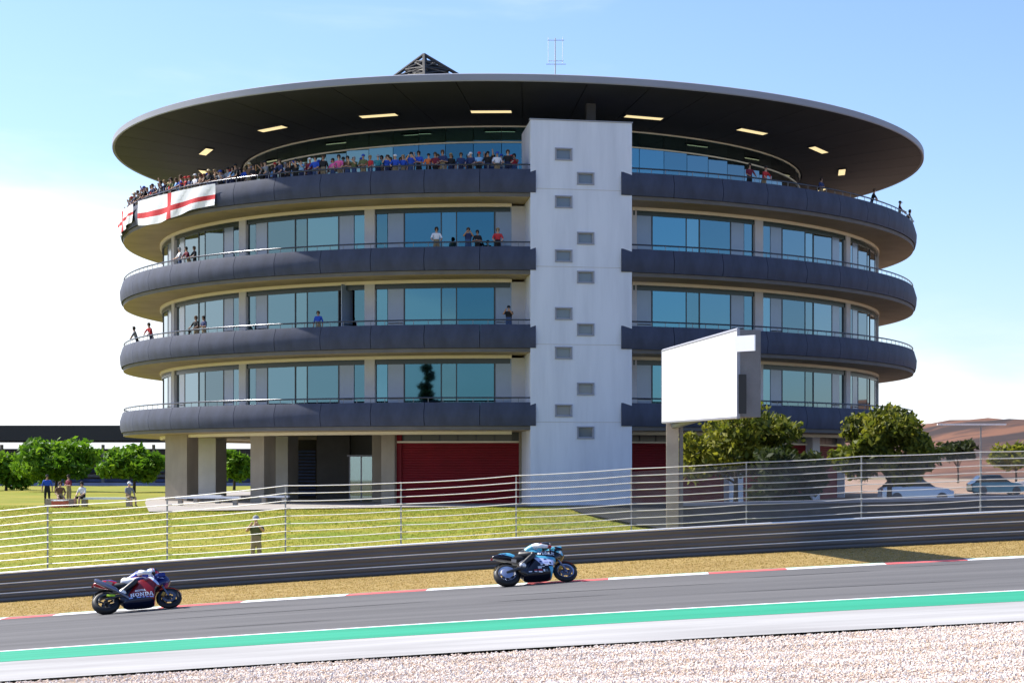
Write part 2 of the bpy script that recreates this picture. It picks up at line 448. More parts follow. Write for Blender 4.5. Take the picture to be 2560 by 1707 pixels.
o = tufts('dry_grass', 34000, lambda n: np.c_[rng.uniform(-20, 14, n), rng.uniform(42.4, 50.6, n)], lambda x, y: zgv(x), 0.01, 0.034, 0.03, gm)
tag(o, 'short dry yellow grass on the verge between kerb and steel barrier', 'grass')
gl = [mat('green_blade', (0.20, 0.225, 0.03), 0.9, spec=0.1), mat('yellow_blade', (0.32, 0.265, 0.055), 0.9, spec=0.1), mat('fresh_blade', (0.17, 0.24, 0.028), 0.9, spec=0.1)]
for m_ in gl: backlit(m_, tuple(v * 1.3 for v in m_.node_tree.nodes['Principled BSDF'].inputs['Base Color'].default_value[:3]))
o = tufts('lawn_grass', 60000, lambda n: np.c_[rng.uniform(-36, 3, n), 51 + 42 * rng.uniform(0, 1, n) ** 1.4], lambda x, y: lzv(x, y) + 0.03 * np.sin(x * 0.9 + y * 0.5) * np.sin(y * 0.33), 0.02, 0.055, 0.05, gl)
tag(o, 'mown green and yellow grass on the bank below the round building', 'grass')

def stones(name, n, x0, x1, y0, y1, dz, smin, smax, mats):
    x = rng.uniform(x0, x1, n); y = rng.uniform(y0, y1, n)
    k_ = y > 23.0 - 5.0 * np.clip((x + 6) / 11.0, 0, 1) + 0.4 * np.sin(x); x, y = x[k_], y[k_]; n = len(x); z = zgv(x) + dz
    base = np.array([[1, 0, 0], [0, 1, 0], [-1, 0, 0], [0, -1, 0], [0, 0, 1], [0, 0, -1]], float)
    fac = np.array([[0, 1, 4], [1, 2, 4], [2, 3, 4], [3, 0, 4], [1, 0, 5], [2, 1, 5], [3, 2, 5], [0, 3, 5]])
    s = smin + (smax - smin) * rng.uniform(0, 1, n) ** 2.2
    j = base[None] * (1 + rng.uniform(-0.35, 0.35, (n, 6, 1))) + rng.uniform(-0.25, 0.25, (n, 6, 3))
    j[:, :, 2] *= 0.75
    a = rng.uniform(0, 2 * np.pi, n); c, q = np.cos(a), np.sin(a)
    V = np.empty((n, 6, 3))
    V[..., 0] = (j[..., 0] * c[:, None] - j[..., 1] * q[:, None]) * s[:, None] + x[:, None]
    V[..., 1] = (j[..., 0] * q[:, None] + j[..., 1] * c[:, None]) * s[:, None] + y[:, None]
    V[..., 2] = j[..., 2] * s[:, None] + z[:, None] + s[:, None] * rng.uniform(0.0, 0.8, n)[:, None] + (0.012 * np.sin(y * 5.1 + 1.5 * np.sin(x * 0.6)))[:, None]
    F = (fac[None] + 6 * np.arange(n)[:, None, None]).reshape(-1, 3)
    nz = np.sin(x * 1.3 + 2.1 * np.sin(y * 1.7)) + np.sin(y * 5.1 + 1.5 * np.sin(x * 0.6)) * 0.8 + rng.normal(0, 1.0, n)
    mi = np.repeat(np.where(nz > 1.1, rng.choice([1, 3, 4], n), rng.choice([0, 0, 1, 2, 2, 4], n)), 8)
    return tag(link(name, fastmesh(name, V.reshape(-1, 3), F, mats, mi)), kind='stuff')
sm = [mat('pale_stone', (0.66, 0.56, 0.49), 0.9), mat('pink_stone', (0.62, 0.49, 0.41), 0.9), mat('white_stone', (0.74, 0.68, 0.63), 0.9),
      mat('grey_stone', (0.50, 0.44, 0.40), 0.9), mat('tan_stone', (0.60, 0.46, 0.34), 0.9)]
o = stones('gravel', 150000, -11.5, 7.2, 17.5, YC - 0.02, -0.045, 0.009, 0.027, sm)
tag(o, 'pale pinkish loose gravel along the near side of the concrete strip', 'gravel')

# hills far right
V = []; F = []; n1, n2 = 60, 26
for j in range(n2 + 1):
    for i in range(n1 + 1):
        x = 40 + 560 * i / n1; y = 330 + 700 * j / n2
        t = j / n2
        ridge = 17 + 0.035 * (x - 60) + 3.0 * math.sin(x * 0.021) + 1.5 * math.sin(x * 0.07 + 1)
        fall = min(1.0, max(0.0, (x - 52) / 70.0)) ** 0.6
        z = ridge * fall * math.sin(min(1.0, t * 2.2) * math.pi / 2) + 0.8 * math.sin(x * 0.11 + y * 0.05)
        V.append((x, y, z - 0.5))
F = [(j * (n1 + 1) + i, j * (n1 + 1) + i + 1, (j + 1) * (n1 + 1) + i + 1, (j + 1) * (n1 + 1) + i) for j in range(n2) for i in range(n1)]
M['hill'] = mat('terracotta_hill', (0.17, 0.085, 0.055), 0.95, spec=0.1, col2=(0.048, 0.036, 0.034), scale=0.026, lo=0.42, hi=0.58, bump=0.6, bscale=0.5)
tag(link('hill', fastmesh('hill', np.array(V), np.array(F), [M['hill']], smooth=True)), kind='structure')

# ------------------------------------------------------------------ the round building
CX, CY = -8.56, 119.4
CEN = Vector((CX, CY, 0))
BLD = empty('round_building', CEN)
tag(BLD, 'round concrete and glass tower with stacked ring balconies under a wide dark disc roof', 'building')
RO, RW = 26.9, 24.2
ZB = [4.12, 8.32, 12.52, 16.70]               # undersides of the four rings
PHT = 10.7                                    # bearing of the white lift shaft
def pol(r, deg, z=0.0):
    return Vector((r * math.sin(R(deg)), -r * math.cos(R(deg)), z))
def frame_at(deg):
    """local x runs to the right along the ring, y points inwards"""
    return Matrix.Rotation(R(deg), 4, 'Z')

# ring balconies
A_L, A_R = 5.4, 15.35                         # the parapets stop either side of the lift shaft
prof = [(13.5, 0.75), (26.62, 0.75), (26.62, 0.30), (26.74, 0.20), (26.70, 0.0), (24.4, -0.02), (13.5, -0.02)]
mis = [2, 1, 0, 0, 1, 1, 1]
for zb in ZB:
    b = MB(); b.lathe(prof, n=160, mi=[2, 0, 0, 0, 1, 1], a0=R(A_R), a1=R(360 + A_L))
    # inner plug behind the shaft
    b.build('balcony_slab', [M['conc_beam'], M['soffit'], M['paving']], BLD, smooth=30, loc=(0, 0, zb))
    b = MB(); b.lathe([(24.30, -0.20), (24.42, -0.20), (24.42, -0.021), (24.30, -0.021)], n=160, a0=R(A_R + 3), a1=R(360 + A_L - 3), close=True)
    b.build('soffit_trim', M['trim'], BLD, smooth=30, loc=(0, 0, zb))
NP = 54
STEP = (360 - (A_R - A_L)) / NP
pb = MB()
seg = 4; hw = STEP / 2 - 0.035
pp = [(26.83, 0.22), (26.90, 0.48), (26.93, 0.92), (26.76, 1.49), (26.62, 1.49), (26.74, 0.92), (26.645, 0.48), (26.64, 0.24)]
pb.lathe(pp, n=seg, a0=R(-hw), a1=R(hw), close=True)
panel_me = pb.mesh('parapet_panel', M['conc_blue'], 40)
for zb in ZB:
    for k in range(NP):
        a = A_R + STEP * (k + 0.5)
        link('parapet_panel', panel_me, BLD, (0, 0, zb), R(a))
    b = MB(); b.tube([pol(26.66, A_R + 0.2 + (360 - (A_R - A_L) - 0.4) * i / 150, 1.74) for i in range(151)], 0.042, n=6)
    h = b.build('handrail', M['rail_dark'], BLD, smooth=60, loc=(0, 0, zb))
    b = MB()
    for i in range(200):
        a = A_R + 0.3 + (360 - (A_R - A_L) - 0.6) * i / 199
        b.box((0, 0, 1.60), (0.03, 0.02, 0.24), M=Matrix.Translation(pol(26.66, a)) @ frame_at(a))
    p = b.build('rail_post', M['steel_matt'], h); p['kind'] = 'stuff'

# window walls of the three middle storeys
def pane_mesh(name, w, h, m, th=0.03):
    b = MB(); b.box((0, 0, h / 2), (w, th, h)); return b.mesh(name, m)
def chord(deg, r=RW): return 2 * r * math.sin(R(deg) / 2)
H1 = 3.28
me_big = pane_mesh('window_pane', chord(4.85), H1, M['glass'])
me_mid = pane_mesh('window_pane', chord(1.9), H1, M['glass2'])
me_gap = pane_mesh('window_pane', chord(1.55), H1, M['glass'])
b = MB(); b.box((0, 0, H1 / 2), (chord(2.2), 0.06, H1)); me_door = b.mesh('door_panel', M['panel'])
b = MB(); b.tube([(-0.42, -0.09, 1.05), (0.42, -0.09, 1.05)], 0.022, 6); b.tube([(-0.38, -0.09, 1.05), (-0.38, -0.03, 1.05)], 0.015, 6); b.tube([(0.38, -0.09, 1.05), (0.38, -0.03, 1.05)], 0.015, 6)
me_bar = b.mesh('door_bar', M['frame'], 60)
b = MB(); b.box((0, 0.05, H1 / 2), (0.62, 0.5, H1 + 0.1)); me_col = b.mesh('column', M['column'])
b = MB(); b.box((0, 0, H1 / 2), (0.06, 0.12, H1)); me_mul = b.mesh('mullion', M['frame'])
for si, zb in enumerate(ZB[:3]):
    zf = zb + 0.76
    for s in (-1, 1):
        for k in range(5):
            gc = PHT + s * (16.6 + 21.65 * k)
            for off, me in ((-3.52, me_big), (0, me_mid), (3.52, me_big)):
                link('window_pane', me, BLD, pol(RW, gc + off, zf), R(gc + off))
            for off in (-1.02, 1.02, -6.06, 6.06):
                link('mullion', me_mul, BLD, pol(RW, gc + off, zf), R(gc + off))
            for off in (-7.25, 7.25):
                open_door = (si == 1 and abs(gc + off - (PHT - 16.6 - 21.65 + 7.25)) < 0.1)
                d = link('door_panel', me_door, BLD, pol(RW, gc + off, zf), R(gc + off) + (R(80) if open_door else 0))
                link('door_bar', me_bar, d)
            for off in (-9.22, 9.22):
                if k == 0 and off * s < 0: continue
                link('window_pane', me_gap, BLD, pol(RW, gc + off, zf), R(gc + off))
            cc = gc + s * 10.83
            link('column', me_col, BLD, pol(RW - 0.02, cc, zf - 0.03), R(cc))
    b = MB(); b.lathe([(RW - 0.05, zf - 0.01), (RW - 0.05, zf + H1)], n=80, a0=R(126), a1=R(256)); b.build('back_wall', M['white_wall'], BLD, smooth=30)
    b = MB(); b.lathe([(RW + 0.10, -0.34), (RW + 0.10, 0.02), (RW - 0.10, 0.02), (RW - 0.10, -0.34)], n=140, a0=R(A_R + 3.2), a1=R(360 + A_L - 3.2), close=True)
    b.build('window_head_reflection', M['head'], BLD, smooth=30, loc=(0, 0, zf + H1 + 0.02))  # head frame deepened into a band that imitates the reflected soffit
    for a0_, a1_ in ((2.35, 4.7), (16.7, 19.05)):
        b = MB(); p_, q_ = pol(RW, a0_), pol(RW, a1_); b.box((0, 0, H1 / 2), ((q_ - p_).length, 0.2, H1), 0, Matrix.Translation((p_ + q_) / 2 + Vector((0, 0, zf))) @ frame_at((a0_ + a1_) / 2)); b.build('shaft_side_wall', M['column'], BLD)
    # core walls and screens behind the glass
    b = MB(); b.lathe([(15.0, zf), (15.0, zf + 3.4)], n=60); b.build('core_wall', M['inside'], BLD, smooth=30)

# top storey, set back under the roof
ZT = ZB[3] + 0.76
RT = 19.0
me_up = pane_mesh('window_pane', chord(4.9, RT), 0.86, M['glass2'])
me_lo = pane_mesh('window_pane', chord(4.9, RT), 3.62, M['glass'])
for k in range(46):
    a = -107.5 + 5 * k
    link('window_pane', me_lo, BLD, pol(RT, a, ZT), R(a))
    link('window_pane', me_up, BLD, pol(RT, a, 21.16), R(a))
for zz in (21.08, 22.0):
    b = MB(); b.lathe([(RT + 0.09, -0.04), (RT + 0.09, 0.04), (RT - 0.09, 0.04), (RT - 0.09, -0.04)], n=120, close=True)
    b.build('transom', M['trim'], BLD, smooth=30, loc=(0, 0, zz))
b = MB(); b.lathe([(RT - 0.1, ZT), (RT - 0.1, 22.0)], n=60, a0=R(125), a1=R(250)); b.build('back_wall', M['white_wall'], BLD, smooth=30)
b = MB(); b.lathe([(11.0, ZT), (11.0, 22.0)], n=50); b.build('core_wall', M['inside'], BLD, smooth=30)

# roof disc
RR = 27.4
b = MB(); b.lathe([(0.01, 22.25), (19.0, 22.25), (27.16, 22.98), (27.20, 22.84), (27.36, 22.77), (RR, 22.82), (RR, 23.16), (RR - 0.1, 23.21), (0.01, 23.215)],
                  n=200, mi=[0, 0, 1, 1, 1, 1, 1, 0])
roof = b.build('roof', [M['roof_dark'], M['roof_rim']], BLD, smooth=35)
NS = 48
b = MB(); hw = 180 / NS - 0.05
b.lathe([(27.22, 22.80), (27.22, 22.84), (19.2, 22.125), (19.2, 22.085)], n=4, a0=R(-hw), a1=R(hw), close=True)
me_s = b.mesh('soffit_panel', M['roof_dark'], 30)
for k in range(NS): link('soffit_panel', me_s, roof, None, R(k * 360 / NS))
b = MB(); b.lathe([(19.15, 22.06), (19.15, 22.2), (0.01, 22.2), (0.01, 22.06)], n=60); b.build('ceiling', M['roof_dark'], roof)
b = MB(); b.box((0, 0, -0.03), (2.3, 0.46, 0.07)); me_l = b.mesh('ceiling_light', M['lamp'])
b = MB()
for sx, sy, lx, ly in ((0, 0.26, 2.42, 0.06), (0, -0.26, 2.42, 0.06), (1.18, 0, 0.06, 0.46), (-1.18, 0, 0.06, 0.46)): b.box((sx, sy, -0.02), (lx, ly, 0.10))
me_lf = b.mesh('light_frame', M['roof_dark'])
tilt = math.atan2(0.715, 8.0)
for a in (-108, -86, -64.2, -39.2, -18.4, -0.9, 22.3, 42.6, 62.4, 85.0, 106.0):
    zz = 22.085 + (21.9 - 19.2) * 0.0894
    l_ = link('ceiling_light', me_l, roof, pol(21.9, a, zz))
    l_.rotation_euler = Euler((-tilt, 0, R(a)))
    link('light_frame', me_lf, l_)

# white lift and stair shaft
uT = Vector((math.cos(R(PHT)), math.sin(R(PHT)), 0)); nT = Vector((math.sin(R(PHT)), -math.cos(R(PHT)), 0))
HWT, RTW, ZTOP = 2.78, 26.66, 20.85
def to_u(px, r=RTW):
    """photo column on the shaft face -> offset along the face"""
    d = Vector(((px - PX) / FPX, 1.0, 0)); q = CEN + nT * r
    t = q.dot(nT) / d.dot(nT)
    return (d * t - q).dot(uT)
def to_z(px, py):
    d = Vector(((px - PX) / FPX, 1.0, 0)); q = CEN + nT * RTW
    Y = q.dot(nT) / d.dot(nT)
    return EYE - (py - HZ) * Y / FPX
uL, uR = to_u(1409), to_u(1464)
wins = [(uL, to_z(1409, y)) for y in (386, 505, 640, 784, 882, 1026)] + [(uR, to_z(1464, y)) for y in (447, 596, 693, 824, 972, 1081)]
WW, WH = 0.80, 0.54
def shaft_face(b):
    us = [-HWT, uL - WW / 2, uL + WW / 2, uR - WW / 2, uR + WW / 2, HWT]
    zs = sorted(set([0.0, ZTOP] + [round(z + s * WH / 2, 3) for _, z in wins for s in (-1, 1)]))
    def hole(u0, u1, z0, z1):
        um, zm = (u0 + u1) / 2, (z0 + z1) / 2
        return any(abs(um - u) < WW / 2 and abs(zm - z) < WH / 2 for u, z in wins)
    pt = lambda u, z, d=0: uT * u + nT * (RTW - d) + Vector((0, 0, z))
    for i in range(len(us) - 1):
        for j in range(len(zs) - 1):
            if not hole(us[i], us[i + 1], zs[j], zs[j + 1]):
                b.add([pt(us[i], zs[j]), pt(us[i + 1], zs[j]), pt(us[i + 1], zs[j + 1]), pt(us[i], zs[j + 1])], [(0, 1, 2, 3)])
    for u, z in wins:
        c = [(u - WW / 2, z - WH / 2), (u + WW / 2, z - WH / 2), (u + WW / 2, z + WH / 2), (u - WW / 2, z + WH / 2)]
        for k in range(4):
            p, q = c[k], c[(k + 1) % 4]
            b.add([pt(*p), pt(*q), pt(q[0], q[1], 0.22), pt(p[0], p[1], 0.22)], [(0, 1, 2, 3)])
    for u in (-HWT, HWT): b.add([pt(u, 0), pt(u, ZTOP), pt(u, ZTOP, 4.2), pt(u, 0, 4.2)], [(0, 1, 2, 3)])
    b.add([pt(-HWT, ZTOP), pt(HWT, ZTOP), pt(HWT, ZTOP, 4.2), pt(-HWT, ZTOP, 4.2)], [(0, 1, 2, 3)])
    b.add([pt(-HWT, 0, 4.2), pt(HWT, 0, 4.2), pt(HWT, ZTOP, 4.2), pt(-HWT, ZTOP, 4.2)], [(0, 1, 2, 3)])
b = MB(); shaft_face(b); shaft = b.build('lift_shaft', M['white_wall'], BLD)
b = MB()
for sx, sz, lx, lz in ((0, WH / 2 + 0.035, WW + 0.16, 0.07), (0, -WH / 2 - 0.035, WW + 0.16, 0.07), (-WW / 2 - 0.035, 0, 0.07, WH), (WW / 2 + 0.035, 0, 0.07, WH)):
    b.box((sx, -0.02, sz), (lx, 0.06, lz))
for sx, sz, lx, lz in ((0, WH / 2 - 0.02, WW, 0.04), (0, -WH / 2 + 0.02, WW, 0.04), (-WW / 2 + 0.02, 0, 0.04, WH - 0.08), (WW / 2 - 0.02, 0, 0.04, WH - 0.08)):
    b.box((sx, 0.12, sz), (lx, 0.05, lz))
me_wf = b.mesh('window', M['roof_rim'])
b = MB(); b.box((0, 0.14, 0), (WW - 0.08, 0.02, WH - 0.08)); me_wp = b.mesh('pane', mat('dull_pane', (0.13, 0.16, 0.20), 0.08, coat=0.5))
for u, z in wins:
    w = link('window', me_wf, BLD, uT * u + nT * (RTW + 0.004) + Vector((0, 0, z)), R(PHT))
    link('pane', me_wp, w)
b = MB()
for zz in (4.55, 8.75, 12.95, 17.15):
    b.box((0, 0, zz), (2 * HWT + 0.02, 0.012, 0.035), M=Matrix.Translation(nT * (RTW + 0.006)) @ frame_at(PHT))
b.build('joint_strip', M['column'], shaft)
b = MB(); b.box((0, 0.15, ZTOP + 0.035), (2 * HWT + 0.10, 0.40, 0.06), M=Matrix.Translation(nT * (RTW + 0.0)) @ frame_at(PHT)); b.build('coping', M['roof_rim'], shaft)
# stub between shaft top and roof
b = MB(); b.box((0.9, 2.6, 21.6), (0.5, 0.5, 1.5), M=Matrix.Rotation(R(PHT), 4, 'Z') @ Matrix.Translation((0, -26.66, 0)))
b.build('roof_strut', M['dark_wall'], BLD)

# ground storey
RG = 21.6
def chord_wall(a0, a1, z0, z1, r, th, b, mi=0, groove=0):
    p, q = pol(r, a0), pol(r, a1); L_ = (q - p).length; am = (a0 + a1) / 2
    Mx = Matrix.Translation((p + q) / 2) @ frame_at(am)
    if not groove: b.box((0, 0, (z0 + z1) / 2), (L_, th, z1 - z0), mi, Mx); return
    n = groove; h = (z1 - z0) / n
    for i in range(n):
        za = z0 + i * h
        ring = [(-L_ / 2, 0.0, za), (L_ / 2, 0.0, za), (L_ / 2, -0.025, za + h * 0.25), (L_ / 2, -0.025, za + h * 0.8), (L_ / 2, 0, za + h)]
        vs = [(-L_ / 2, y, z) for _, y, z in ring[1:]] + [(L_ / 2, y, z) for _, y, z in ring[1:]]
        b.add([Mx @ Vector(v) for v in vs], [(0, 4, 5, 1), (1, 5, 6, 2), (2, 6, 7, 3)], mi)
doors = [(-15.6, 3.2), (18.4, 37.2), (40.2, 58.8), (61.8, 80.4), (83.4, 102)]
for a0, a1 in doors:
    b = MB(); chord_wall(a0, a1, 0.02, 3.50, RG, 0.1, b, groove=24); d = b.build('roller_door', M['red_door'], BLD)
    b = MB(); chord_wall(a0, a1, 3.50, 3.60, RG + 0.05, 0.2, b); b.build('door_lintel', M['trim'], BLD)
    for i in range(6):
        f0, f1 = a0 + 0.9 + (a1 - a0 - 1.8) * (i + 0.04) / 6, a0 + 0.9 + (a1 - a0 - 1.8) * (i + 0.96) / 6
        # panes share the straight line of the door
        p, q = pol(RG, a0), pol(RG, a1); t0 = (f0 - a0) / (a1 - a0); t1 = (f1 - a0) / (a1 - a0)
        Mx = Matrix.Translation((p + (q - p) * (t0 + t1) / 2)) @ frame_at((a0 + a1) / 2)
        b = MB(); b.box((0, 0, 3.85), ((q - p).length * (t1 - t0), 0.04, 0.46), 0, Mx); b.build('window_pane', mat('transom_pane', (0.10, 0.105, 0.095), 0.25) if (i == 0 and a0 < 0) else bpy.data.materials['transom_pane'], BLD)
    b = MB(); chord_wall(a0, a1, 3.60, 4.10, RG - 0.06, 0.06, b); b.build('transom_frame', M['frame'], BLD)
for a0, a1, mm in ((-17.9, -15.7, 'concrete'), (3.25, 18.35, 'concrete'), (37.25, 40.15, 'white_wall'), (58.85, 61.75, 'white_wall'), (80.45, 83.35, 'white_wall')):
    b = MB(); chord_wall(a0, a1, 0.0, 4.10, RG + (0.25 if mm == 'white_wall' else 0.1), 0.5, b); b.build('pier', M[mm], BLD)
b = MB(); chord_wall(-15.9, -14.9, 0, 4.1, RG + 0.03, 0.1, b); b.build('door_jamb', M['red_door'], BLD)
b = MB(); b.lathe([(RG - 0.3, 0.0), (RG - 0.3, 4.1)], n=50, a0=R(102), a1=R(200)); b.build('back_wall', M['concrete'], BLD, smooth=30)
# open undercroft on the left: fins and recessed lobby
def fin(name, x0, x1, Y, depth, m, z1=4.11, rz=0.0, z0=0.0):
    a, c = P(x0, 0, Y), P(x1, 0, Y)
    b = MB(); b.box((0, depth / 2, (z0 + z1) / 2), (c.x - a.x, depth, z1 - z0))
    o = b.build(name, M[m], BLD, loc=((a.x + c.x) / 2 - CX, Y - CY, 0)); o.rotation_euler = (0, 0, rz)
    return o
fin('column', 404, 476, 105, 1.0, 'concrete', rz=R(-28))
fin('column', 486, 548, 117, 1.0, 'column', rz=R(-32))
fin('column', 622, 664, 100.5, 1.1, 'concrete', rz=R(-25))
fin('column', 672, 726, 111, 1.0, 'column', rz=R(-30))
fin('lobby_wall', 792, 874, 104.5, 0.4, 'dark_wall')
fin('lobby_wall', 930, 962, 101.2, 3.0, 'concrete')
fin('lobby_wall', 870, 930, 106, 0.3, 'inside')
fin('lobby_wall', 726, 795, 124, 0.4, 'dark_wall')
d = fin('glass_door', 874, 932, 103.6, 0.05, 'glass_clear', z1=2.75, z0=0.1)
a, c = P(874, 0, 103.6), P(932, 0, 103.6)
b = MB(); wd_ = c.x - a.x
for px_ in (-wd_ / 2, 0, wd_ / 2): b.box((px_, 0.02, 1.4), (0.07, 0.09, 2.7))
b.box((0, 0.02, 2.80), (wd_ + 0.3, 0.10, 0.10)); b.build('door_frame', M['roof_rim'], d)
# blue slatted shutter in the lobby
a, c = P(733, 0, 114), P(790, 0, 114)
sh = MB(); sh.box((0, 0.04, 1.7), (c.x - a.x, 0.04, 3.4)); sh = sh.build('shutter', M['dark_wall'], BLD, loc=((a.x + c.x) / 2 - CX, 114 - CY, 0))
b = MB(); b.box((0, 0, 0), (c.x - a.x - 0.06, 0.06, 0.12)); me_sl = b.mesh('slat', mat('blue_slat', (0.10, 0.15, 0.34), 0.4))
for k in range(14): s_ = link('slat', me_sl, sh, (0, -0.02, 0.3 + 0.22 * k)); s_.rotation_euler = (R(-25), 0, 0)

# rooftop pieces
b = MB(); ap = P(1060, 137, 100)
base = [Vector((ap.x - 3.4, 99.0, 23.26)), Vector((ap.x + 0.4, 97.2, 23.26)), Vector((ap.x + 4.6, 99.2, 23.26)), Vector((ap.x + 0.6, 103.5, 23.26))]
lp = empty('lattice_pyramid', (ap.x, 100, 23.26)); off = Vector((ap.x, 100, 23.26))
tag(lp, 'dark steel lattice pyramid rising above the edge of the disc roof', 'roof structure')
for i in range(4):
    b = MB(); b.tube([base[i] - off, ap - off], 0.10, 6); b.build('corner_tube', M['dark_wall'], lp)
b = MB(); b2 = MB()
for i in range(4):
    p, q = base[i], base[(i + 1) % 4]
    for k in range(0, 6):
        t0, t1 = k / 6, (k + 1) / 6
        b.tube([p.lerp(ap, t0) - off, q.lerp(ap, t0) - off], 0.06, 5)
        b.tube([p.lerp(ap, t0) - off, q.lerp(ap, t1) - off], 0.05, 5); b.tube([q.lerp(ap, t0) - off, p.lerp(ap, t1) - off], 0.05, 5)
    ctr = (p + q + ap) / 3
    b2.add([(v - off) * 0.93 + (Vector((0.6, 0.2, 0.9))) * 0.0 for v in (p.lerp(ap, 0.03), q.lerp(ap, 0.03), ap)], [(0, 1, 2)])
s_ = b.build('lattice', M['dark_wall'], lp); s_['kind'] = 'stuff'
b2.build('panel', mat('dark_mesh_panel', (0.03, 0.032, 0.036), 0.6, var=0.4, scale=3), lp)
an = empty('antenna_mast', P(1388, 0, 104).xy.to_3d() + Vector((0, 0, 23.24)))
tag(an, 'thin pale antenna mast with crossbars standing on the disc roof', 'antenna')
b = MB(); b.tube([(0, 0, 0), (0, 0, 4.85)], [0.05, 0.03], 6); b.build('mast', M['trim'], an)
for z, w in ((4.7, 0.9), (3.25, 1.1), (3.45, 0.8)):
    b = MB(); b.tube([(-w / 2, 0, z), (w / 2 + 0.1, 0, z)], 0.022, 5); b.build('crossbar', M['cable'], an)
for x in (-0.42, 0.45):
    b = MB(); b.tube([(x, 0, 3.3), (x, 0, 4.9)], 0.018, 5); b.build('aerial', M['cable'], an)

# ------------------------------------------------------------------ figures
def skin_figure(name, joints, bones, mats_, root, sub=1):
    """joints {n:(pos, r)}, bones [(a,b,slot)] -> one continuous skinned mesh, slots chosen by the nearest bone"""
    names = list(joints); idx = {n: i for i, n in enumerate(names)}
    me = bpy.data.meshes.new(name + '_cage')
    me.from_pydata([joints[n][0] for n in names], [(idx[a], idx[b]) for a, b, _ in bones], [])
    ob = bpy.data.objects.new('cage', me); COL.objects.link(ob)
    md = ob.modifiers.new('skin', 'SKIN'); md.use_smooth_shade = True; md.branch_smoothing = 0.2
    lay = me.skin_vertices[0].data if me.skin_vertices else None
    if lay is None:
        bm = bmesh.new(); bm.from_mesh(me); bm.verts.layers.skin.verify(); bm.to_mesh(me); bm.free(); lay = me.skin_vertices[0].data
    for n in names:
        r = joints[n][1]; lay[idx[n]].radius = (r, r) if not isinstance(r, tuple) else r
        lay[idx[n]].use_root = (n == root)
    sb = ob.modifiers.new('sub', 'SUBSURF'); sb.levels = sub; sb.render_levels = sub
    dg = bpy.context.evaluated_depsgraph_get(); dg.update()
    out = bpy.data.meshes.new_from_object(ob.evaluated_get(dg)); out.name = name
    bpy.data.objects.remove(ob)
    out.materials.clear()
    for m in mats_: out.materials.append(m)
    segs = [(Vector(joints[a][0]), Vector(joints[b][0]), s) for a, b, s in bones]
    for p in out.polygons:
        c = p.center; best = 1e9
        for a, b_, s in segs:
            d = b_ - a; t = max(0, min(1, (c - a).dot(d) / max(d.length_squared, 1e-9)))
            q = (a + d * t - c).length
            if q < best: best = q; sl = s
        p.material_index = sl; p.use_smooth = True
    return out

SKIN = [mat('skin', (0.50, 0.30, 0.21), 0.55), mat('tan_skin', (0.36, 0.20, 0.13), 0.55)]
DEF = [SKIN[0], mat('cloth_grey', (0.2, 0.2, 0.2), 0.9), mat('cloth_navy', (0.02, 0.03, 0.08), 0.9), M['black']]
def spectator_mesh(pose):
    """stands at the origin facing -y, 1.74 m tall"""
    lean = 0.16 if pose == 'leaning' else 0.0
    J = {'pel': ((0, 0.02, 0.95), (0.15, 0.11)), 'bel': ((0, -lean * 0.3, 1.12), (0.145, 0.105)), 'che': ((0, -lean * 0.8, 1.32), (0.165, 0.115)),
         'nk0': ((0, -lean, 1.46), (0.075, 0.07)), 'nk': ((0, -lean - 0.01, 1.53), 0.052), 'hd': ((0, -lean - 0.025, 1.62), (0.072, 0.088)), 'ht': ((0, -lean - 0.02, 1.71), (0.055, 0.07)),
         'no': ((0, -lean - 0.118, 1.615), 0.014)}
    B = [('pel', 'bel', 2), ('bel', 'che', 1), ('che', 'nk0', 1), ('nk0', 'nk', 0), ('nk', 'hd', 0), ('hd', 'ht', 0), ('hd', 'no', 0)]
    for s, t in ((-1, 'l'), (1, 'r')):
        J['hp' + t] = ((s * 0.095, 0.02, 0.88), 0.095); J['kn' + t] = ((s * 0.105, 0.0, 0.48), 0.062); J['an' + t] = ((s * 0.11, 0.03, 0.09), 0.042); J['to' + t] = ((s * 0.125, -0.13, 0.04), 0.036)
        J['sh' + t] = ((s * 0.185, -lean * 0.9, 1.41), 0.066)
        up = pose == 'waving' and s == 1
        if up: el, wr, ha = (s * 0.30, -0.16, 1.52), (s * 0.27, -0.22, 1.76), (s * 0.26, -0.24, 1.86)
        elif pose == 'phone': el, wr, ha = (s * 0.26, -0.22, 1.28), (s * 0.10, -0.36, 1.50), (s * 0.05, -0.40, 1.57)
        elif pose == 'folded': el, wr, ha = (s * 0.27, -0.05, 1.13), (s * 0.05, -0.20, 1.16), (-s * 0.05, -0.22, 1.19)
        elif pose == 'hanging': el, wr, ha = (s * 0.26, 0.03, 1.12), (s * 0.27, -0.06, 0.87), (s * 0.27, -0.08, 0.78)
        else: el, wr, ha = (s * 0.27, -0.14 - lean, 1.16), (s * 0.20, -0.36, 1.04), (s * 0.18, -0.44, 1.03)
        J['el' + t] = (el, 0.047); J['wr' + t] = (wr, 0.034); J['ha' + t] = (ha, (0.042, 0.028))
        B += [('pel', 'hp' + t, 2), ('hp' + t, 'kn' + t, 2), ('kn' + t, 'an' + t, 2), ('an' + t, 'to' + t, 3), ('che', 'sh' + t, 1), ('sh' + t, 'el' + t, 1),
              ('el' + t, 'wr' + t, 0), ('wr' + t, 'ha' + t, 0)]
    return skin_figure('person', J, B, DEF, 'pel'), lean
POSES = {p: spectator_mesh(p) for p in ('railing', 'waving', 'phone', 'folded', 'leaning', 'hanging')}
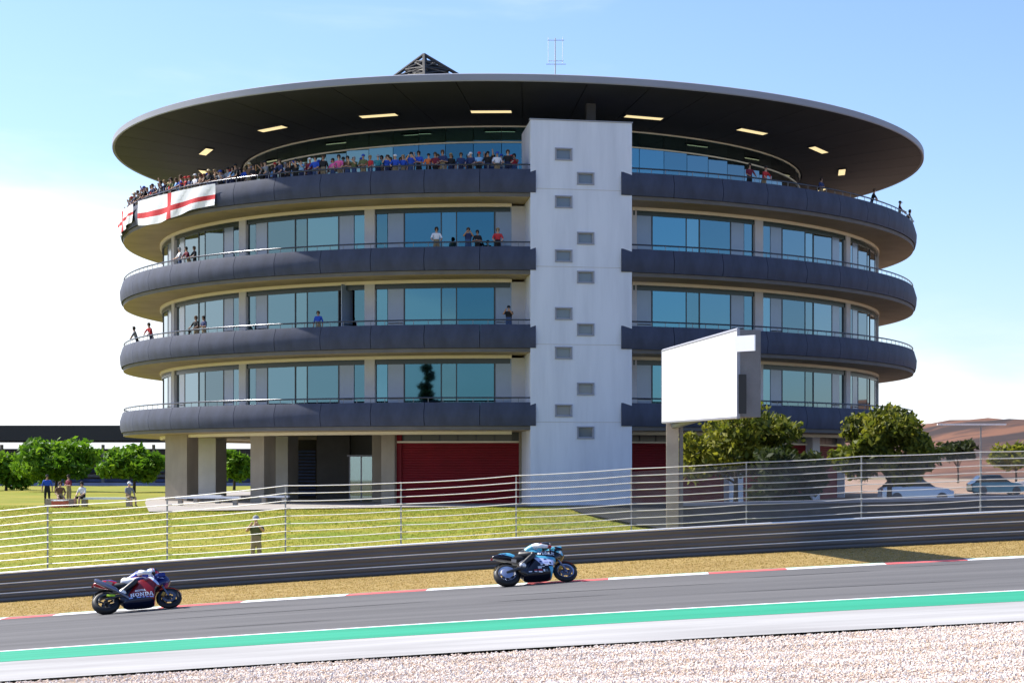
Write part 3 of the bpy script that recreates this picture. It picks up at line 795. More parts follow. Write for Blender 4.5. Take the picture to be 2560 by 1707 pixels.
def cap_mesh(kind):
    b = MB()
    if kind == 'cap':
        b.lathe([(0.098, -0.02), (0.102, 0.02), (0.085, 0.07), (0.05, 0.10), (0.005, 0.11)], n=14)
        b.add([(-0.075, -0.07, 0.0), (0.075, -0.07, 0.0), (0.055, -0.18, -0.02), (-0.055, -0.18, -0.02), (-0.075, -0.07, 0.015), (0.075, -0.07, 0.015), (0.055, -0.18, -0.005), (-0.055, -0.18, -0.005)],
              [(0, 1, 2, 3), (7, 6, 5, 4), (0, 4, 5, 1), (1, 5, 6, 2), (2, 6, 7, 3), (3, 7, 4, 0)])
    elif kind == 'hat':
        b.lathe([(0.20, -0.01), (0.20, 0.005), (0.105, 0.015), (0.095, 0.09), (0.06, 0.115), (0.005, 0.12)], n=16)
    else:
        b.lathe([(0.085, -0.10), (0.102, -0.02), (0.10, 0.03), (0.08, 0.08), (0.045, 0.105), (0.005, 0.11)], n=14, a0=R(55), a1=R(305))
        b.lathe([(0.10, 0.025), (0.085, 0.075), (0.045, 0.106), (0.005, 0.112)], n=8, a0=R(-55), a1=R(55))
    return b.mesh(kind, M['black'], 60)
CAPS = {'cap': cap_mesh('cap'), 'hat': cap_mesh('hat'), 'hair': cap_mesh('hair')}
CLOTH = {}
def cloth(n, c):
    if n not in CLOTH: CLOTH[n] = mat('cloth_' + n.replace(' ', '_'), c, 0.9)
    return CLOTH[n]
SHIRTS = {'navy': (0.02, 0.035, 0.11), 'black': (0.012, 0.012, 0.014), 'white': (0.72, 0.72, 0.74), 'red': (0.5, 0.03, 0.035), 'royal blue': (0.02, 0.08, 0.45), 'light blue': (0.25, 0.45, 0.68),
          'pink': (0.72, 0.12, 0.34), 'grey': (0.22, 0.23, 0.25), 'maroon': (0.16, 0.012, 0.03), 'orange': (0.65, 0.16, 0.04), 'olive': (0.12, 0.13, 0.05), 'brown': (0.14, 0.075, 0.04), 'teal': (0.03, 0.22, 0.25), 'cream': (0.6, 0.52, 0.4)}
HEADS = {'black cap': ('cap', (0.015, 0.015, 0.016)), 'white cap': ('cap', (0.75, 0.75, 0.75)), 'red cap': ('cap', (0.5, 0.03, 0.03)), 'blue cap': ('cap', (0.03, 0.08, 0.4)), 'straw hat': ('hat', (0.62, 0.5, 0.3)),
         'grey cap': ('cap', (0.30, 0.31, 0.33)), 'dark hair': ('hair', (0.02, 0.014, 0.01)), 'brown hair': ('hair', (0.09, 0.05, 0.025)), 'fair hair': ('hair', (0.35, 0.24, 0.11)), 'grey hair': ('hair', (0.35, 0.34, 0.33))}
POSE_TXT = {'railing': 'hands on rail', 'waving': 'one arm raised', 'phone': 'camera at face', 'folded': 'arms folded', 'leaning': 'leaning over the rail', 'hanging': 'arms hanging'}
TROUS = [DEF[2], mat('cloth_black', (0.012, 0.012, 0.014), 0.9), mat('cloth_denim', (0.05, 0.09, 0.20), 0.9), mat('cloth_khaki', (0.28, 0.22, 0.13), 0.9)]
USED = set()
def person(loc, rz, shirt=None, head=None, pose=None, where='', group=None, h=None, label=None):
    while True:
        s = shirt or random.choices(list(SHIRTS), weights=[8, 9, 2.5, 2, 3, 3, 0.4, 4, 2, 0.4, 1, 2, 2, 0.6])[0]; hd = head or random.choices(list(HEADS), weights=[4, 2, 2, 2, 1, 1, 6, 4, 2, 1])[0]; po = pose or random.choices(list(POSES), weights=[5, 1, 2, 2, 4, 2])[0]
        if (s, hd, po, where) not in USED or (shirt and head and pose): break
    USED.add((s, hd, po, where))
    me, lean = POSES[po]
    o = link('person', me, None, loc, rz)
    k = h or random.uniform(0.94, 1.06); o.scale = (k, k, k)
    for i, m in ((0, SKIN[random.random() < 0.4]), (1, cloth(s, SHIRTS[s])), (2, random.choice(TROUS)), (3, M['black'])):
        o.material_slots[i].link = 'OBJECT'; o.material_slots[i].material = m
    kind, c = HEADS[hd]
    hobj = link(kind, CAPS[kind], o, (0, -lean - 0.022, 1.665))
    hobj.material_slots[0].link = 'OBJECT'; hobj.material_slots[0].material = cloth(hd, c)
    hobj.name = kind
    tag(o, label or f'spectator in {s} with {hd}, {POSE_TXT[po]}, {where}', 'person', group)
    return o
def on_ring(level, deg, r=26.28, **k):
    p = CEN + pol(r, deg, ZB[level] + 0.75)
    return person(p, R(deg) + random.uniform(-0.3, 0.3), **k)
G5 = 'spectators along the top balcony railing'
a = -82.0
while a < 2.6:
    fixed = {}
    if abs(a + 19) < 0.7: fixed = dict(shirt='pink')
    if -13 < a < -9: fixed = dict(shirt=random.choice(['royal blue', 'light blue']))
    on_ring(3, a, r=26.3 + random.uniform(-0.15, 0.02), where='front row on top', group=G5, **fixed)
    if random.random() < 0.55 and a > -70:
        on_ring(3, a + 0.7, r=25.5 + random.uniform(-0.2, 0.1), where='second row on top', group=G5, h=random.uniform(1.0, 1.08))
    if random.random() < 0.5 and a > -62:
        p_ = CEN + pol(24.6 + random.uniform(-0.2, 0.2), a + 0.3, ZB[3] + 0.75)
        person(p_, R(a), where='back row on top', group=G5, h=random.uniform(1.04, 1.12))
    a += random.uniform(0.8, 1.3)
for deg, sh, hd, po in ((33.0, 'maroon', 'dark hair', 'railing'), (35.2, 'red', 'black cap', 'leaning'), (45.5, 'navy', 'dark hair', 'folded'), (58.0, 'black', 'brown hair', 'leaning'), (70.5, 'maroon', 'black cap', 'railing'), (80.0, 'black', 'dark hair', 'leaning'), (83.5, 'grey', 'brown hair', 'railing')):
    on_ring(3, deg, shirt=sh, head=hd, pose=po, where='top right balcony', group='spectators on the top balcony right of the shaft')
for deg, sh, hd, po in ((-6.4, 'white', 'dark hair', 'railing'), (-2.6, 'navy', 'brown hair', 'phone'), (-1.5, 'black', 'dark hair', 'folded'), (0.9, 'red', 'fair hair', 'railing'), (-46.5, 'white', 'grey hair', 'railing'), (-44.2, 'maroon', 'dark hair', 'leaning'), (-42.9, 'black', 'brown hair', 'railing')):
    on_ring(2, deg, shirt=sh, head=hd, pose=po, where='second balcony', group='spectators on the second balcony from the top')
for deg, sh, hd, po in ((-55.5, 'red', 'dark hair', 'leaning'), (-42.5, 'black', 'brown hair', 'railing'), (-40.8, 'navy', 'dark hair', 'folded'), (-21.6, 'royal blue', 'brown hair', 'hanging'), (2.2, 'black', 'black cap', 'phone'), (-63.0, 'grey', 'dark hair', 'leaning')):
    on_ring(1, deg, shirt=sh, head=hd, pose=po, where='third balcony', group='spectators on the third balcony from the top')

# flags hung over the top parapet
def flag(a0, a1, drop, label, vbar, hbar, sag):
    b = MB(); n, m_ = 36, 14
    for i in range(n):
        for j in range(m_):
            q = []
            for (di, dj) in ((0, 0), (1, 0), (1, 1), (0, 1)):
                u, v = (i + di) / n, (j + dj) / m_
                zz = 1.53 - drop * v * (1 + 0.15 * math.sin(u * 5)) - sag * math.sin(u * math.pi) * (1 - v) * 0.3
                rr = 27.0 + 0.05 * math.sin(u * 23 + v * 3) * (0.3 + v) + 0.02
                q.append(pol(rr, a0 + (a1 - a0) * u, ZB[3] + zz))
            u, v = (i + 0.5) / n, (j + 0.5) / m_
            r_ = (vbar[0] < u < vbar[1]) or (hbar[0] < v < hbar[1])
            b.add(q, [(0, 1, 2, 3)], 1 if r_ else 0)
    me = b.mesh('flag', [M['white'], mat('flag_red', (0.55, 0.02, 0.03), 0.8)])
    bm = bmesh.new(); bm.from_mesh(me); bmesh.ops.remove_doubles(bm, verts=bm.verts, dist=0.002); bm.to_mesh(me); bm.free()
    o = link('flag', me, None, CEN)
    sm_ = o.modifiers.new('thickness', 'SOLIDIFY'); sm_.thickness = 0.01
    tag(o, label, 'flag', 'white and red flags on the top parapet')
flag(-56, -36.5, 1.45, 'wide white flag with a red cross draped over the top parapet', (0.46, 0.54), (0.50, 0.68), 0.2)
flag(-71, -58.5, 1.25, 'smaller white and red flag at the far left end of the top parapet', (0.42, 0.56), (0.40, 0.60), 0.1)

# ------------------------------------------------------------------ barrier, fence, screen, walls
YR = 49.75
rail = empty('steel_barrier', (0, YR, zg(0)))
tag(rail, 'long triple corrugated steel crash barrier running behind the dry verge', 'crash barrier')
wb = [(0.0, 0.0), (0.02, 0.008), (0.047, 0.07), (0.050, 0.10), (0.032, 0.155), (0.050, 0.21), (0.052, 0.25), (0.042, 0.283), (0.015, 0.305), (-0.035, 0.314)]
wb_top = wb[:-3] + [(0.045, 0.262), (0.010, 0.31), (-0.045, 0.320)]
SEG = 4.0
for i in range(-8, 8):
    x0, x1 = i * SEG, i * SEG + SEG
    for r_ in range(3):
        b = MB(); z0 = -0.03 + r_ * 0.287; n = 3
        for k in range(n):
            xa, xb = x0 + (x1 - x0) * k / n, x0 + (x1 - x0) * (k + 1) / n
            pr = wb_top if r_ == 2 else wb
            for j in range(len(pr) - 1):
                (d0, h0), (d1, h1) = pr[j], pr[j + 1]
                h0 *= 0.93; h1 *= 0.93
                lap = 0.004 * (i % 2)
                b.add([(xa, -d0 - lap, zg(xa) - zg(0) + z0 + h0), (xb, -d0 - lap, zg(xb) - zg(0) + z0 + h0), (xb, -d1 - lap, zg(xb) - zg(0) + z0 + h1), (xa, -d1 - lap, zg(xa) - zg(0) + z0 + h1)], [(0, 1, 2, 3)])
        bo = b.build('beam', M['steel'], rail, smooth=50)
        b = MB(); rc = 0.036 if r_ == 2 else 0.019
        b.tube([(xq, 0.0 if r_ == 2 else -0.030, zg(xq) - zg(0) + z0 + 0.286 + (0.012 if r_ == 2 else 0.0)) for xq in (x0 + 0.003, (x0 * 2 + x1) / 3, (x0 + 2 * x1) / 3, x1 - 0.003)], rc, 10)
        b.build('highlight_lip', M['cap'], bo, smooth=60)  # pale tube added as the sunlit line along the beam top
    for xx in (x0, x0 + 2.0):
        b = MB(); b.box((xx, 0.10, zg(xx) - zg(0) + 0.40), (0.10, 0.14, 0.9)); b.build('post', M['steel_matt'], rail)

YF = 51.4
fence = empty('cable_fence', (0, YF, 0))
tag(fence, 'tall debris fence of nine pale steel cables on thin posts above the barrier', 'fence')
px_posts = [-180, 118, 417, 713, 1002, 1290, 1578, 1866, 2154, 2452, 2750]
ext = {118: 4, 417: 2, 713: 12, 2452: -4, 2750: -8}
tops = []
for p_ in px_posts:
    X = (p_ - PX) * YF / FPX
    zb = zg(X) + 0.85
    tops.append((X, zb, 1.80 + ext.get(p_, 0) * 0.012))
for X, zb, h in tops:
    b = MB(); b.box((0, 0, 0), (0.038, 0.038, 0.001 + h + 1.25)); b.build('post', M['post_grey'], fence, loc=(X, 0.04, zb + (h - 1.25) / 2 + 0.02))
for k in range(9):
    pts = []
    for i in range(len(tops) - 1):
        (xa, za, ha), (xb, zb_, hb) = tops[i], tops[i + 1]
        for q in range(4):
            t = q / 4; sag = 0.02 * 4 * t * (1 - t) * (1 if (k + i) % 3 else 1.6)
            pts.append((xa + (xb - xa) * t, 0, za + (zb_ - za) * t + (ha + (hb - ha) * t) * (k + 0.55) / 8.55 - sag))
    pts.append((tops[-1][0], 0, tops[-1][1] + tops[-1][2] * (k + 0.55) / 8.55))
    b = MB(); b.tube(pts, 0.0135, 6); b.build('cable', M['cable'], fence, smooth=60)
# wire mesh hung on the cables, right hand bays
V = []; F = []
def ribbon(p, q, w):
    o = len(V); d = (Vector(q) - Vector(p)).normalized(); s_ = d.cross(Vector((0, 1, 0))) * w
    V.extend([tuple(Vector(p) - s_), tuple(Vector(p) + s_), tuple(Vector(q) + s_), tuple(Vector(q) - s_)]); F.append((o, o + 1, o + 2, o + 3))
xa, xb = tops[5][0], tops[10][0]; cell = 0.07
hh = 1.72
n = int((xb - xa) / cell)
for i in range(-26, n + 26):
    for s_ in (1, -1):
        x0 = xa + i * cell; zz = 0.0
        steps = 2
        for q in range(steps):
            ta, tb = q / steps, (q + 1) / steps
            xs0, xs1 = x0 + s_ * hh * ta, x0 + s_ * hh * tb
            if xs0 < xa or xs1 > xb or xs1 < xa or xs0 > xb: continue
            ribbon((xs0, 0.03, zg(xs0) + 0.85 + hh * ta), (xs1, 0.03, zg(xs1) + 0.85 + hh * tb), 0.0026)
cm = link('wire_mesh', fastmesh('wire_mesh', np.array(V), np.array(F), [M['steel_matt']]), fence); cm['kind'] = 'stuff'

# dark retaining wall on the right
wl = MB()
pts = [(0.62, 55.5, 0.82), (6.0, 54.2, 0.95), (26, 56.5, 1.35)]
for i in range(len(pts) - 1):
    (xa, ya, za), (xb, yb, zb_) = pts[i], pts[i + 1]
    d = Vector((xb - xa, yb - ya, 0)).normalized(); nrm = Vector((-d.y, d.x, 0)) * 0.35
    if nrm.y < 0: nrm = -nrm
    A, B_ = Vector((xa, ya, -1.6)), Vector((xb, yb, -1.6))
    a2, b2 = Vector((xa, ya, za)), Vector((xb, yb, zb_))
    wl.add([A, B_, b2, a2, A + nrm, B_ + nrm, b2 + nrm, a2 + nrm], [(0, 1, 2, 3), (4, 7, 6, 5), (3, 2, 6, 7), (0, 3, 7, 4), (1, 5, 6, 2)])
w = wl.build('retaining_wall', M['dark_conc'])
tag(w, 'low dark concrete wall behind the cable fence on the right', 'wall')
cp = MB()
for i in range(len(pts) - 1):
    (xa, ya, za), (xb, yb, zb_) = pts[i], pts[i + 1]
    d = Vector((xb - xa, yb - ya, 0)).normalized(); nrm = Vector((-d.y, d.x, 0))
    if nrm.y < 0: nrm = -nrm
    q = [Vector((xa, ya, za)) - nrm * 0.05, Vector((xb, yb, zb_)) - nrm * 0.05, Vector((xb, yb, zb_)) + nrm * 0.42, Vector((xa, ya, za)) + nrm * 0.42]
    up = Vector((0, 0, 0.10)); lo_ = Vector((0, 0, 0.003))
    cp.add([v + lo_ for v in q] + [v + up for v in q], [(3, 2, 1, 0), (4, 5, 6, 7), (0, 1, 5, 4), (1, 2, 6, 5), (2, 3, 7, 6), (3, 0, 4, 7)])
cp.build('coping', mat('pale_coping', (0.22, 0.24, 0.30), 0.7), w)

# big white screen on a post, reaching over the verge
sl = P(1655, 1055, 53.8); sr = P(1843, 1042, 44.0); tl = P(1655, 877, 53.8); tr = P(1843, 824, 44.0)
scr = empty('screen_board', (P(1681, 0, 53.0).x, 53.0, zg(0.7)))
tag(scr, 'large blank white screen board on a beige post beside the right trees', 'screen')
so = scr.location.copy()
d = Vector((sr.x - sl.x, sr.y - sl.y, 0)).normalized(); nn = Vector((-d.y, d.x, 0))
if nn.x < 0: nn = -nn                         # the back of the board points right
b = MB(); th = nn * 0.06
b.add([v - so for v in (sl, sr, tr, tl)] + [v - so + th for v in (sl, sr, tr, tl)], [(0, 1, 2, 3), (7, 6, 5, 4), (0, 4, 5, 1), (1, 5, 6, 2), (2, 6, 7, 3), (3, 7, 4, 0)])
b.build('white_face', M['white'], scr)
b = MB(); t0, t1 = nn * 0.065, nn * 0.62
q = [sl + d * 0.06, sr, tr, tl + d * 0.06]
b.add([v - so + t0 for v in q] + [v - so + t1 for v in q], [(0, 1, 2, 3), (7, 6, 5, 4), (0, 4, 5, 1), (1, 5, 6, 2), (2, 6, 7, 3), (3, 7, 4, 0)])
b.build('housing', M['grey_box'], scr)
def edge_bar(p, q, w, name, m):
    b = MB(); b.tube([p - so, q - so], w, 6); b.build(name, m, scr)
for p, q in ((sl, sr), (tl, tr), (sl, tl), (sr, tr)): edge_bar(p + nn * 0.03, q + nn * 0.03, 0.05, 'frame_bar', M['roof_rim'])
b = MB(); b.box((0, 0, 0), (0.66, 0.04, 0.40)); c_ = P(1861, 860, 43.9) - so
sp_ = b.build('small_white_panel', M['white'], scr, loc=c_ + Vector((0, -0.22, 0)))
sp_.rotation_euler = (0, 0, R(-42))
b = MB(); b.box((0, 0, 0), (0.20, 0.06, 1.0)); b.build('dark_hatch', M['black'], scr, loc=P(1856, 985, 43.9) - so + Vector((0, -0.04, 0)))
b = MB(); b.box((0, 0, 0), (0.38, 0.38, 4.0)); b.build('post', M['post'], scr, loc=Vector((0.0, 0, 2.0)))
b = MB(); b.box((0.25, 0.0, 0), (0.12, 0.30, 3.9)); b.build('cable_duct', M['grey_box'], scr, loc=Vector((0.02, 0.02, 1.95)))
b = MB(); b.tube([Vector((0, 0, 3.9)), (sl + sr) / 2 - so + nn * 0.3 + Vector((0, 0, 0.1))], 0.10, 8); b.build('bracket', M['steel_matt'], scr)

# ------------------------------------------------------------------ trees
def leafmats(tagname, cols):
    out = []
    for c in cols:
        m = mat(f'{tagname}_leaf', c, 0.6, spec=0.2); n = m.node_tree.nodes; l = m.node_tree.links
        tr = n.new('ShaderNodeBsdfTranslucent'); tr.inputs[0].default_value = (c[0] * 1.1, c[1] * 1.15, c[2] * 0.8, 1)
        ms = n.new('ShaderNodeMixShader'); ms.inputs[0].default_value = 0.38
        l.new(n['Principled BSDF'].outputs[0], ms.inputs[1]); l.new(tr.outputs[0], ms.inputs[2]); l.new(ms.outputs[0], n['Material Output'].inputs[0]); out.append(m)
    return out
LM = {'olive': leafmats('olive', [(0.115, 0.135, 0.018), (0.20, 0.20, 0.025), (0.06, 0.075, 0.014), (0.27, 0.26, 0.035)]),
      'green': leafmats('green', [(0.10, 0.22, 0.014), (0.15, 0.28, 0.02), (0.065, 0.15, 0.012), (0.19, 0.32, 0.025)]),
      'dark': leafmats('dark', [(0.028, 0.04, 0.014), (0.045, 0.06, 0.02), (0.02, 0.03, 0.012), (0.06, 0.07, 0.025)])}
def tree(base, h, crown_r, crown_h, kind, label, nl=7000, trunk_r=0.16, conifer=False, leaf=0.16, cat='tree', name='tree', crown_z=None, group=None, squash=1.0):
    t = empty(name, base); tag(t, label, cat, group)
    cz = crown_z if crown_z is not None else h - crown_h / 2
    b = MB(); tip = Vector((random.uniform(-.2, .2), random.uniform(-.2, .2), cz))
    b.tube([(0, 0, -0.25), (0.03, 0.02, cz * 0.35), tip], [trunk_r, trunk_r * 0.75, trunk_r * 0.35], 8)
    clumps = []
    nb = 9 if not conifer else 16
    for k in range(nb):
        if conifer:
            f = (k + 0.5) / nb; zz = cz - crown_h / 2 + crown_h * f; rr = crown_r * (1 - f) * random.uniform(0.45, 0.8)
            aa = k * 2.4; e = Vector((math.cos(aa) * rr, math.sin(aa) * rr, zz - 0.2)); s_ = Vector((0, 0, zz)); cr_ = max(0.6, crown_r * (1.15 - f) * 0.62)
        else:
            aa = k * 2.4 + random.uniform(-.4, .4); f = random.uniform(0.25, 0.8)
            e = Vector((math.cos(aa) * crown_r * f, math.sin(aa) * crown_r * f, cz + crown_h * 0.5 * random.uniform(-0.75, 0.8))); s_ = Vector((0, 0, cz * random.uniform(0.45, 0.9))); cr_ = crown_r * random.uniform(0.32, 0.5)
        b.tube([s_, s_.lerp(e, 0.5) + Vector((0, 0, 0.15)), e], [trunk_r * 0.4, trunk_r * 0.25, trunk_r * 0.1], 5)
        clumps.append((e, cr_))
    if not conifer:
        for k in range(12):
            aa = random.uniform(0, 6.28); f = random.uniform(0.5, 0.95)
            clumps.append((Vector((math.cos(aa) * crown_r * f, math.sin(aa) * crown_r * f, cz + crown_h * 0.5 * random.uniform(-0.8, 0.75) * (1.1 - f * 0.6))), crown_r * random.uniform(0.2, 0.34)))
        clumps.append((Vector((0, 0, cz + crown_h * 0.28)), crown_r * 0.5))
    b.build('trunk', M['bark'], t, smooth=60)
    cs = np.array([c for c, _ in clumps]); rs = np.array([r for _, r in clumps])
    pick = rng.choice(len(cs), nl, p=rs ** 2 / (rs ** 2).sum())
    d = rng.normal(size=(nl, 3)); d /= np.linalg.norm(d, axis=1)[:, None]
    rad = rs[pick] * (rng.uniform(0.2, 1.0, nl) ** 0.45) * rng.uniform(0.85, 1.22, nl)
    c = cs[pick] + d * rad[:, None] * np.array([1, 1, 0.75 * squash])
    u = rng.normal(size=(nl, 3)); u /= np.linalg.norm(u, axis=1)[:, None]
    v = np.cross(u, rng.normal(size=(nl, 3))); v /= np.linalg.norm(v, axis=1)[:, None]
    s_ = leaf * rng.uniform(0.6, 1.4, nl)[:, None]
    V = np.stack([c - u * s_, c + v * s_ * 0.45, c + u * s_, c - v * s_ * 0.45], 1).reshape(-1, 3)
    F = np.arange(4 * nl).reshape(-1, 4)
    clump_m = rng.choice(4, len(cs)); mi = np.where(rng.uniform(0, 1, nl) < 0.45, clump_m[pick], rng.choice(4, nl))
    link('crown', fastmesh('crown', V, F, LM[kind], mi), t)
    return t
def tree_px(xc, ytop, ybot_crown, wpx, Y, base_z, kind, label, **k):
    top = P(xc, ytop, Y); bot = P(xc, ybot_crown, Y); w = wpx * Y / FPX
    h = top.z - base_z
    return tree((top.x, Y, base_z), h, w / 2, top.z - bot.z, kind, label, crown_z=(top.z + bot.z) / 2 - base_z, **k)
tree_px(1838, 1034, 1195, 310, 72, 0.0, 'olive', 'bushy olive green tree right of the white screen post', nl=9000, trunk_r=0.13)
tree_px(2222, 1012, 1225, 250, 74, 0.0, 'olive', 'bushy tree at the right end of the building with bright yellow green left side', nl=9000, trunk_r=0.15)
tree_px(1975, 1135, 1290, 190, 68, 0.0, 'dark', 'low dark shrub between the two trees on the right', nl=5000, trunk_r=0.06, cat='shrub', name='shrub')
tree_px(140, 1116, 1200, 190, 150, 0.0, 'green', 'rounded bright green tree before the far grandstand, tallest on the left', nl=6000, leaf=0.28)
tree_px(15, 1146, 1205, 150, 158, 0.0, 'green', 'green tree cut by the left picture edge', nl=5000, leaf=0.28)
tree_px(335, 1124, 1200, 150, 146, 0.0, 'green', 'green tree close beside the left end of the building', nl=6000, leaf=0.28)
tree_px(585, 1128, 1212, 90, 160, 0.0, 'green', 'green tree seen through the open ground floor between the columns', nl=3500, leaf=0.28)
tree_px(2395, 1110, 1150, 90, 230, 0.0, 'dark', 'dark scrub bush on the slope at far right', nl=1500, leaf=0.4, cat='shrub', name='shrub')
tree_px(2540, 1122, 1165, 130, 210, 0.0, 'olive', 'dull green bush at the right picture edge below the hill', nl=1800, leaf=0.4, cat='shrub', name='shrub')
# behind the photographer: what the glass mirrors
for x, y, h, r_, con, lab in ((-69, -20, 17.0, 3.2, True, 'tall dark conifer mirrored in the lowest window band'), (-80, -44, 12.5, 5.0, False, 'broad dark tree mirrored left of the conifer'), (-62, -46, 11.6, 5.0, False, 'dark tree mirrored just right of the conifer'),
                              (-50, -50, 12.4, 4.6, False, 'dark tree mirrored between the conifer and the white shaft'), (-38, -52, 11.8, 4.4, False, 'dark tree mirrored closest to the white shaft'), (-98, -40, 11.0, 5.2, False, 'dark tree mirrored farthest left in the lowest windows'), (52, -46, 11.5, 5.0, False, 'dark tree mirrored in the windows right of the shaft')):
    tree((x, y, zg(x) if abs(x) < 40 else zg(math.copysign(40, x))), h - zg(x), r_, (h - zg(x)) * (0.92 if con else 0.7), 'dark', lab, nl=9000 if con else 2600, leaf=0.5 if con else 0.35, conifer=con, group='trees behind the photographer')

# ------------------------------------------------------------------ far grandstand on the left
gs = empty('grandstand', (-70, 205, 0)); tag(gs, 'long low grandstand under a thick black roof band, far left', 'grandstand')
YS = 205.0; go = gs.location
def gbox(name, x0, x1, y0, y1, d0, d1, m):
    a, c = P(x0, y0, YS), P(x1, y1, YS)
    b = MB(); b.box(((a.x + c.x) / 2 - go.x, (d0 + d1) / 2, (a.z + c.z) / 2), (abs(c.x - a.x), d1 - d0, abs(a.z - c.z))); return b.build(name, m, gs)
gbox('roof', -420, 640, 1063, 1101, 0, 16, mat('black_cladding', (0.010, 0.012, 0.020), 0.6))
gbox('back_wall', -420, 640, 1117, 1233, 18, 18.5, M['dark_conc'])
for k in range(6):
    gbox('seat_tier', -420, 640, 1150 + k * 12, 1150 + k * 12 + 7, 14 - k * 2.2, 16 - k * 2.2, M['grey_box'] if k % 2 else mat('blue_seats', (0.05, 0.07, 0.16), 0.7, var=0.5, scale=0.6))
gbox('banner', -420, 640, 1206, 1218, -0.6, -0.4, mat('blue_grey_banner', (0.22, 0.25, 0.36), 0.6, var=0.2, scale=0.2))
gbox('base_wall', -420, 640, 1219, 1236, -0.2, 0.2, mat('dark_green_base', (0.035, 0.06, 0.055), 0.8, var=0.3, scale=0.2))
for k in range(9): gbox('roof_post', -400 + k * 128, -394 + k * 128, 1110.5, 1235, 2, 2.4, M['grey_box'])

# ------------------------------------------------------------------ people and benches on the terrace
def seat_bench(x0, x1, y, Y, label, depth=0.55):
    a, c = P(x0, y, Y), P(x1, y, Y); w_ = c.x - a.x
    e = empty('stone_bench', ((a.x + c.x) / 2, Y, 0.05)); tag(e, label, 'bench')
    b = MB(); b.box((0, 0, 0.42), (w_, depth, 0.10)); b.build('seat', M['white'], e)
    for s_ in (-1, 1): b = MB(); b.box((s_ * (w_ / 2 - 0.25), 0, 0.185), (0.22, depth * 0.8, 0.367)); b.build('leg', M['concrete'], e)
    return e
seat_bench(200, 335, 1243, 90, 'long low white stone bench on the grass, left of the building')
seat_bench(480, 556, 1235, 98, 'white stone bench before the pale left column')
seat_bench(650, 722, 1232, 96, 'short white stone bench beside the dark middle column')
seat_bench(440, 600, 1252, 93, 'wide low bench at the terrace edge under the ring balcony', 0.4)
def sitter(loc, rz, shirt, head, label, trousers=0):
    J = {'pel': ((0, 0.05, 0.52), (0.15, 0.11)), 'bel': ((0, 0.04, 0.70), (0.14, 0.10)), 'che': ((0, 0.0, 0.90), (0.165, 0.115)), 'nk0': ((0, -0.02, 1.03), (0.07, 0.07)), 'nk': ((0, -0.03, 1.10), 0.052),
         'hd': ((0, -0.05, 1.19), (0.072, 0.088)), 'ht': ((0, -0.045, 1.28), (0.055, 0.07)), 'no': ((0, -0.143, 1.185), 0.014)}
    B = [('pel', 'bel', 2), ('bel', 'che', 1), ('che', 'nk0', 1), ('nk0', 'nk', 0), ('nk', 'hd', 0), ('hd', 'ht', 0), ('hd', 'no', 0)]
    for s_, t in ((-1, 'l'), (1, 'r')):
        J['hp' + t] = ((s_ * 0.10, 0.0, 0.50), 0.09); J['kn' + t] = ((s_ * 0.14, -0.40, 0.50), 0.062); J['an' + t] = ((s_ * 0.13, -0.42, 0.09), 0.042); J['to' + t] = ((s_ * 0.14, -0.56, 0.04), 0.036)
        J['sh' + t] = ((s_ * 0.185, 0, 0.98), 0.066); J['el' + t] = ((s_ * 0.25, -0.10, 0.73), 0.047); J['wr' + t] = ((s_ * 0.15, -0.30, 0.60), 0.034); J['ha' + t] = ((s_ * 0.12, -0.38, 0.58), (0.042, 0.028))
        B += [('pel', 'hp' + t, 2), ('hp' + t, 'kn' + t, 2), ('kn' + t, 'an' + t, 0), ('an' + t, 'to' + t, 3), ('che', 'sh' + t, 1), ('sh' + t, 'el' + t, 1), ('el' + t, 'wr' + t, 0), ('wr' + t, 'ha' + t, 0)]
    me = skin_figure('person', J, B, [SKIN[0], cloth(shirt, SHIRTS[shirt]), TROUS[trousers], M['black']], 'pel')
    o = link('person', me, None, loc, rz)
    kind, c = HEADS[head]; hb = link(kind, CAPS[kind], o, (0, -0.05, 1.235)); hb.material_slots[0].link = 'OBJECT'; hb.material_slots[0].material = cloth(head, c)
    tag(o, label, 'person', 'people sitting on the grass left of the building'); return o
zb_ = 0.05 - 0.03
sitter((P(150, 0, 89.9).x, 89.9, zb_), 0.5, 'brown', 'brown hair', 'person in brown top sitting in the group left of the long bench', 3)
sitter((P(206, 0, 89.9).x, 89.9, zb_), -0.4, 'white', 'dark hair', 'person in white top sitting on the left end of the long bench', 1)
sitter((P(322, 0, 89.9).x, 89.9, zb_), 0.9, 'grey', 'white cap', 'person in grey top and white cap sitting on the right end of the long bench', 3)
person((P(118, 0, 92).x, 92, 0.03), 0.3, 'royal blue', 'black cap', 'hanging', group='people sitting on the grass left of the building', label='person in royal blue top standing behind the seated group on the lawn')
person((P(172, 0, 93).x, 93, 0.03), -0.6, 'maroon', 'dark hair', 'folded', group='people sitting on the grass left of the building', label='person in maroon top standing behind the seated group on the lawn')
b = MB(); b.box((0, 0, 0.17), (0.75, 0.40, 0.34)); b.box((0, 0, 0.365), (0.79, 0.44, 0.05), 1)
b.tube([(-0.25, -0.2, 0.30), (-0.25, -0.26, 0.34), (0.25, -0.26, 0.34), (0.25, -0.2, 0.30)], 0.015, 6, 1)
tag(b.build('cool_box', [mat('coral_plastic', (0.62, 0.12, 0.08), 0.5), M['white']], loc=(P(150, 0, 88.8).x, 88.8, 0.03)), 'red cool box with white lid on the grass before the seated group', 'cool box')
sitter_bench = sitter((P(150, 0, 89.9).x - 0.0, 89.9, -5), 0, 'grey', 'dark hair', 'x') if False else None
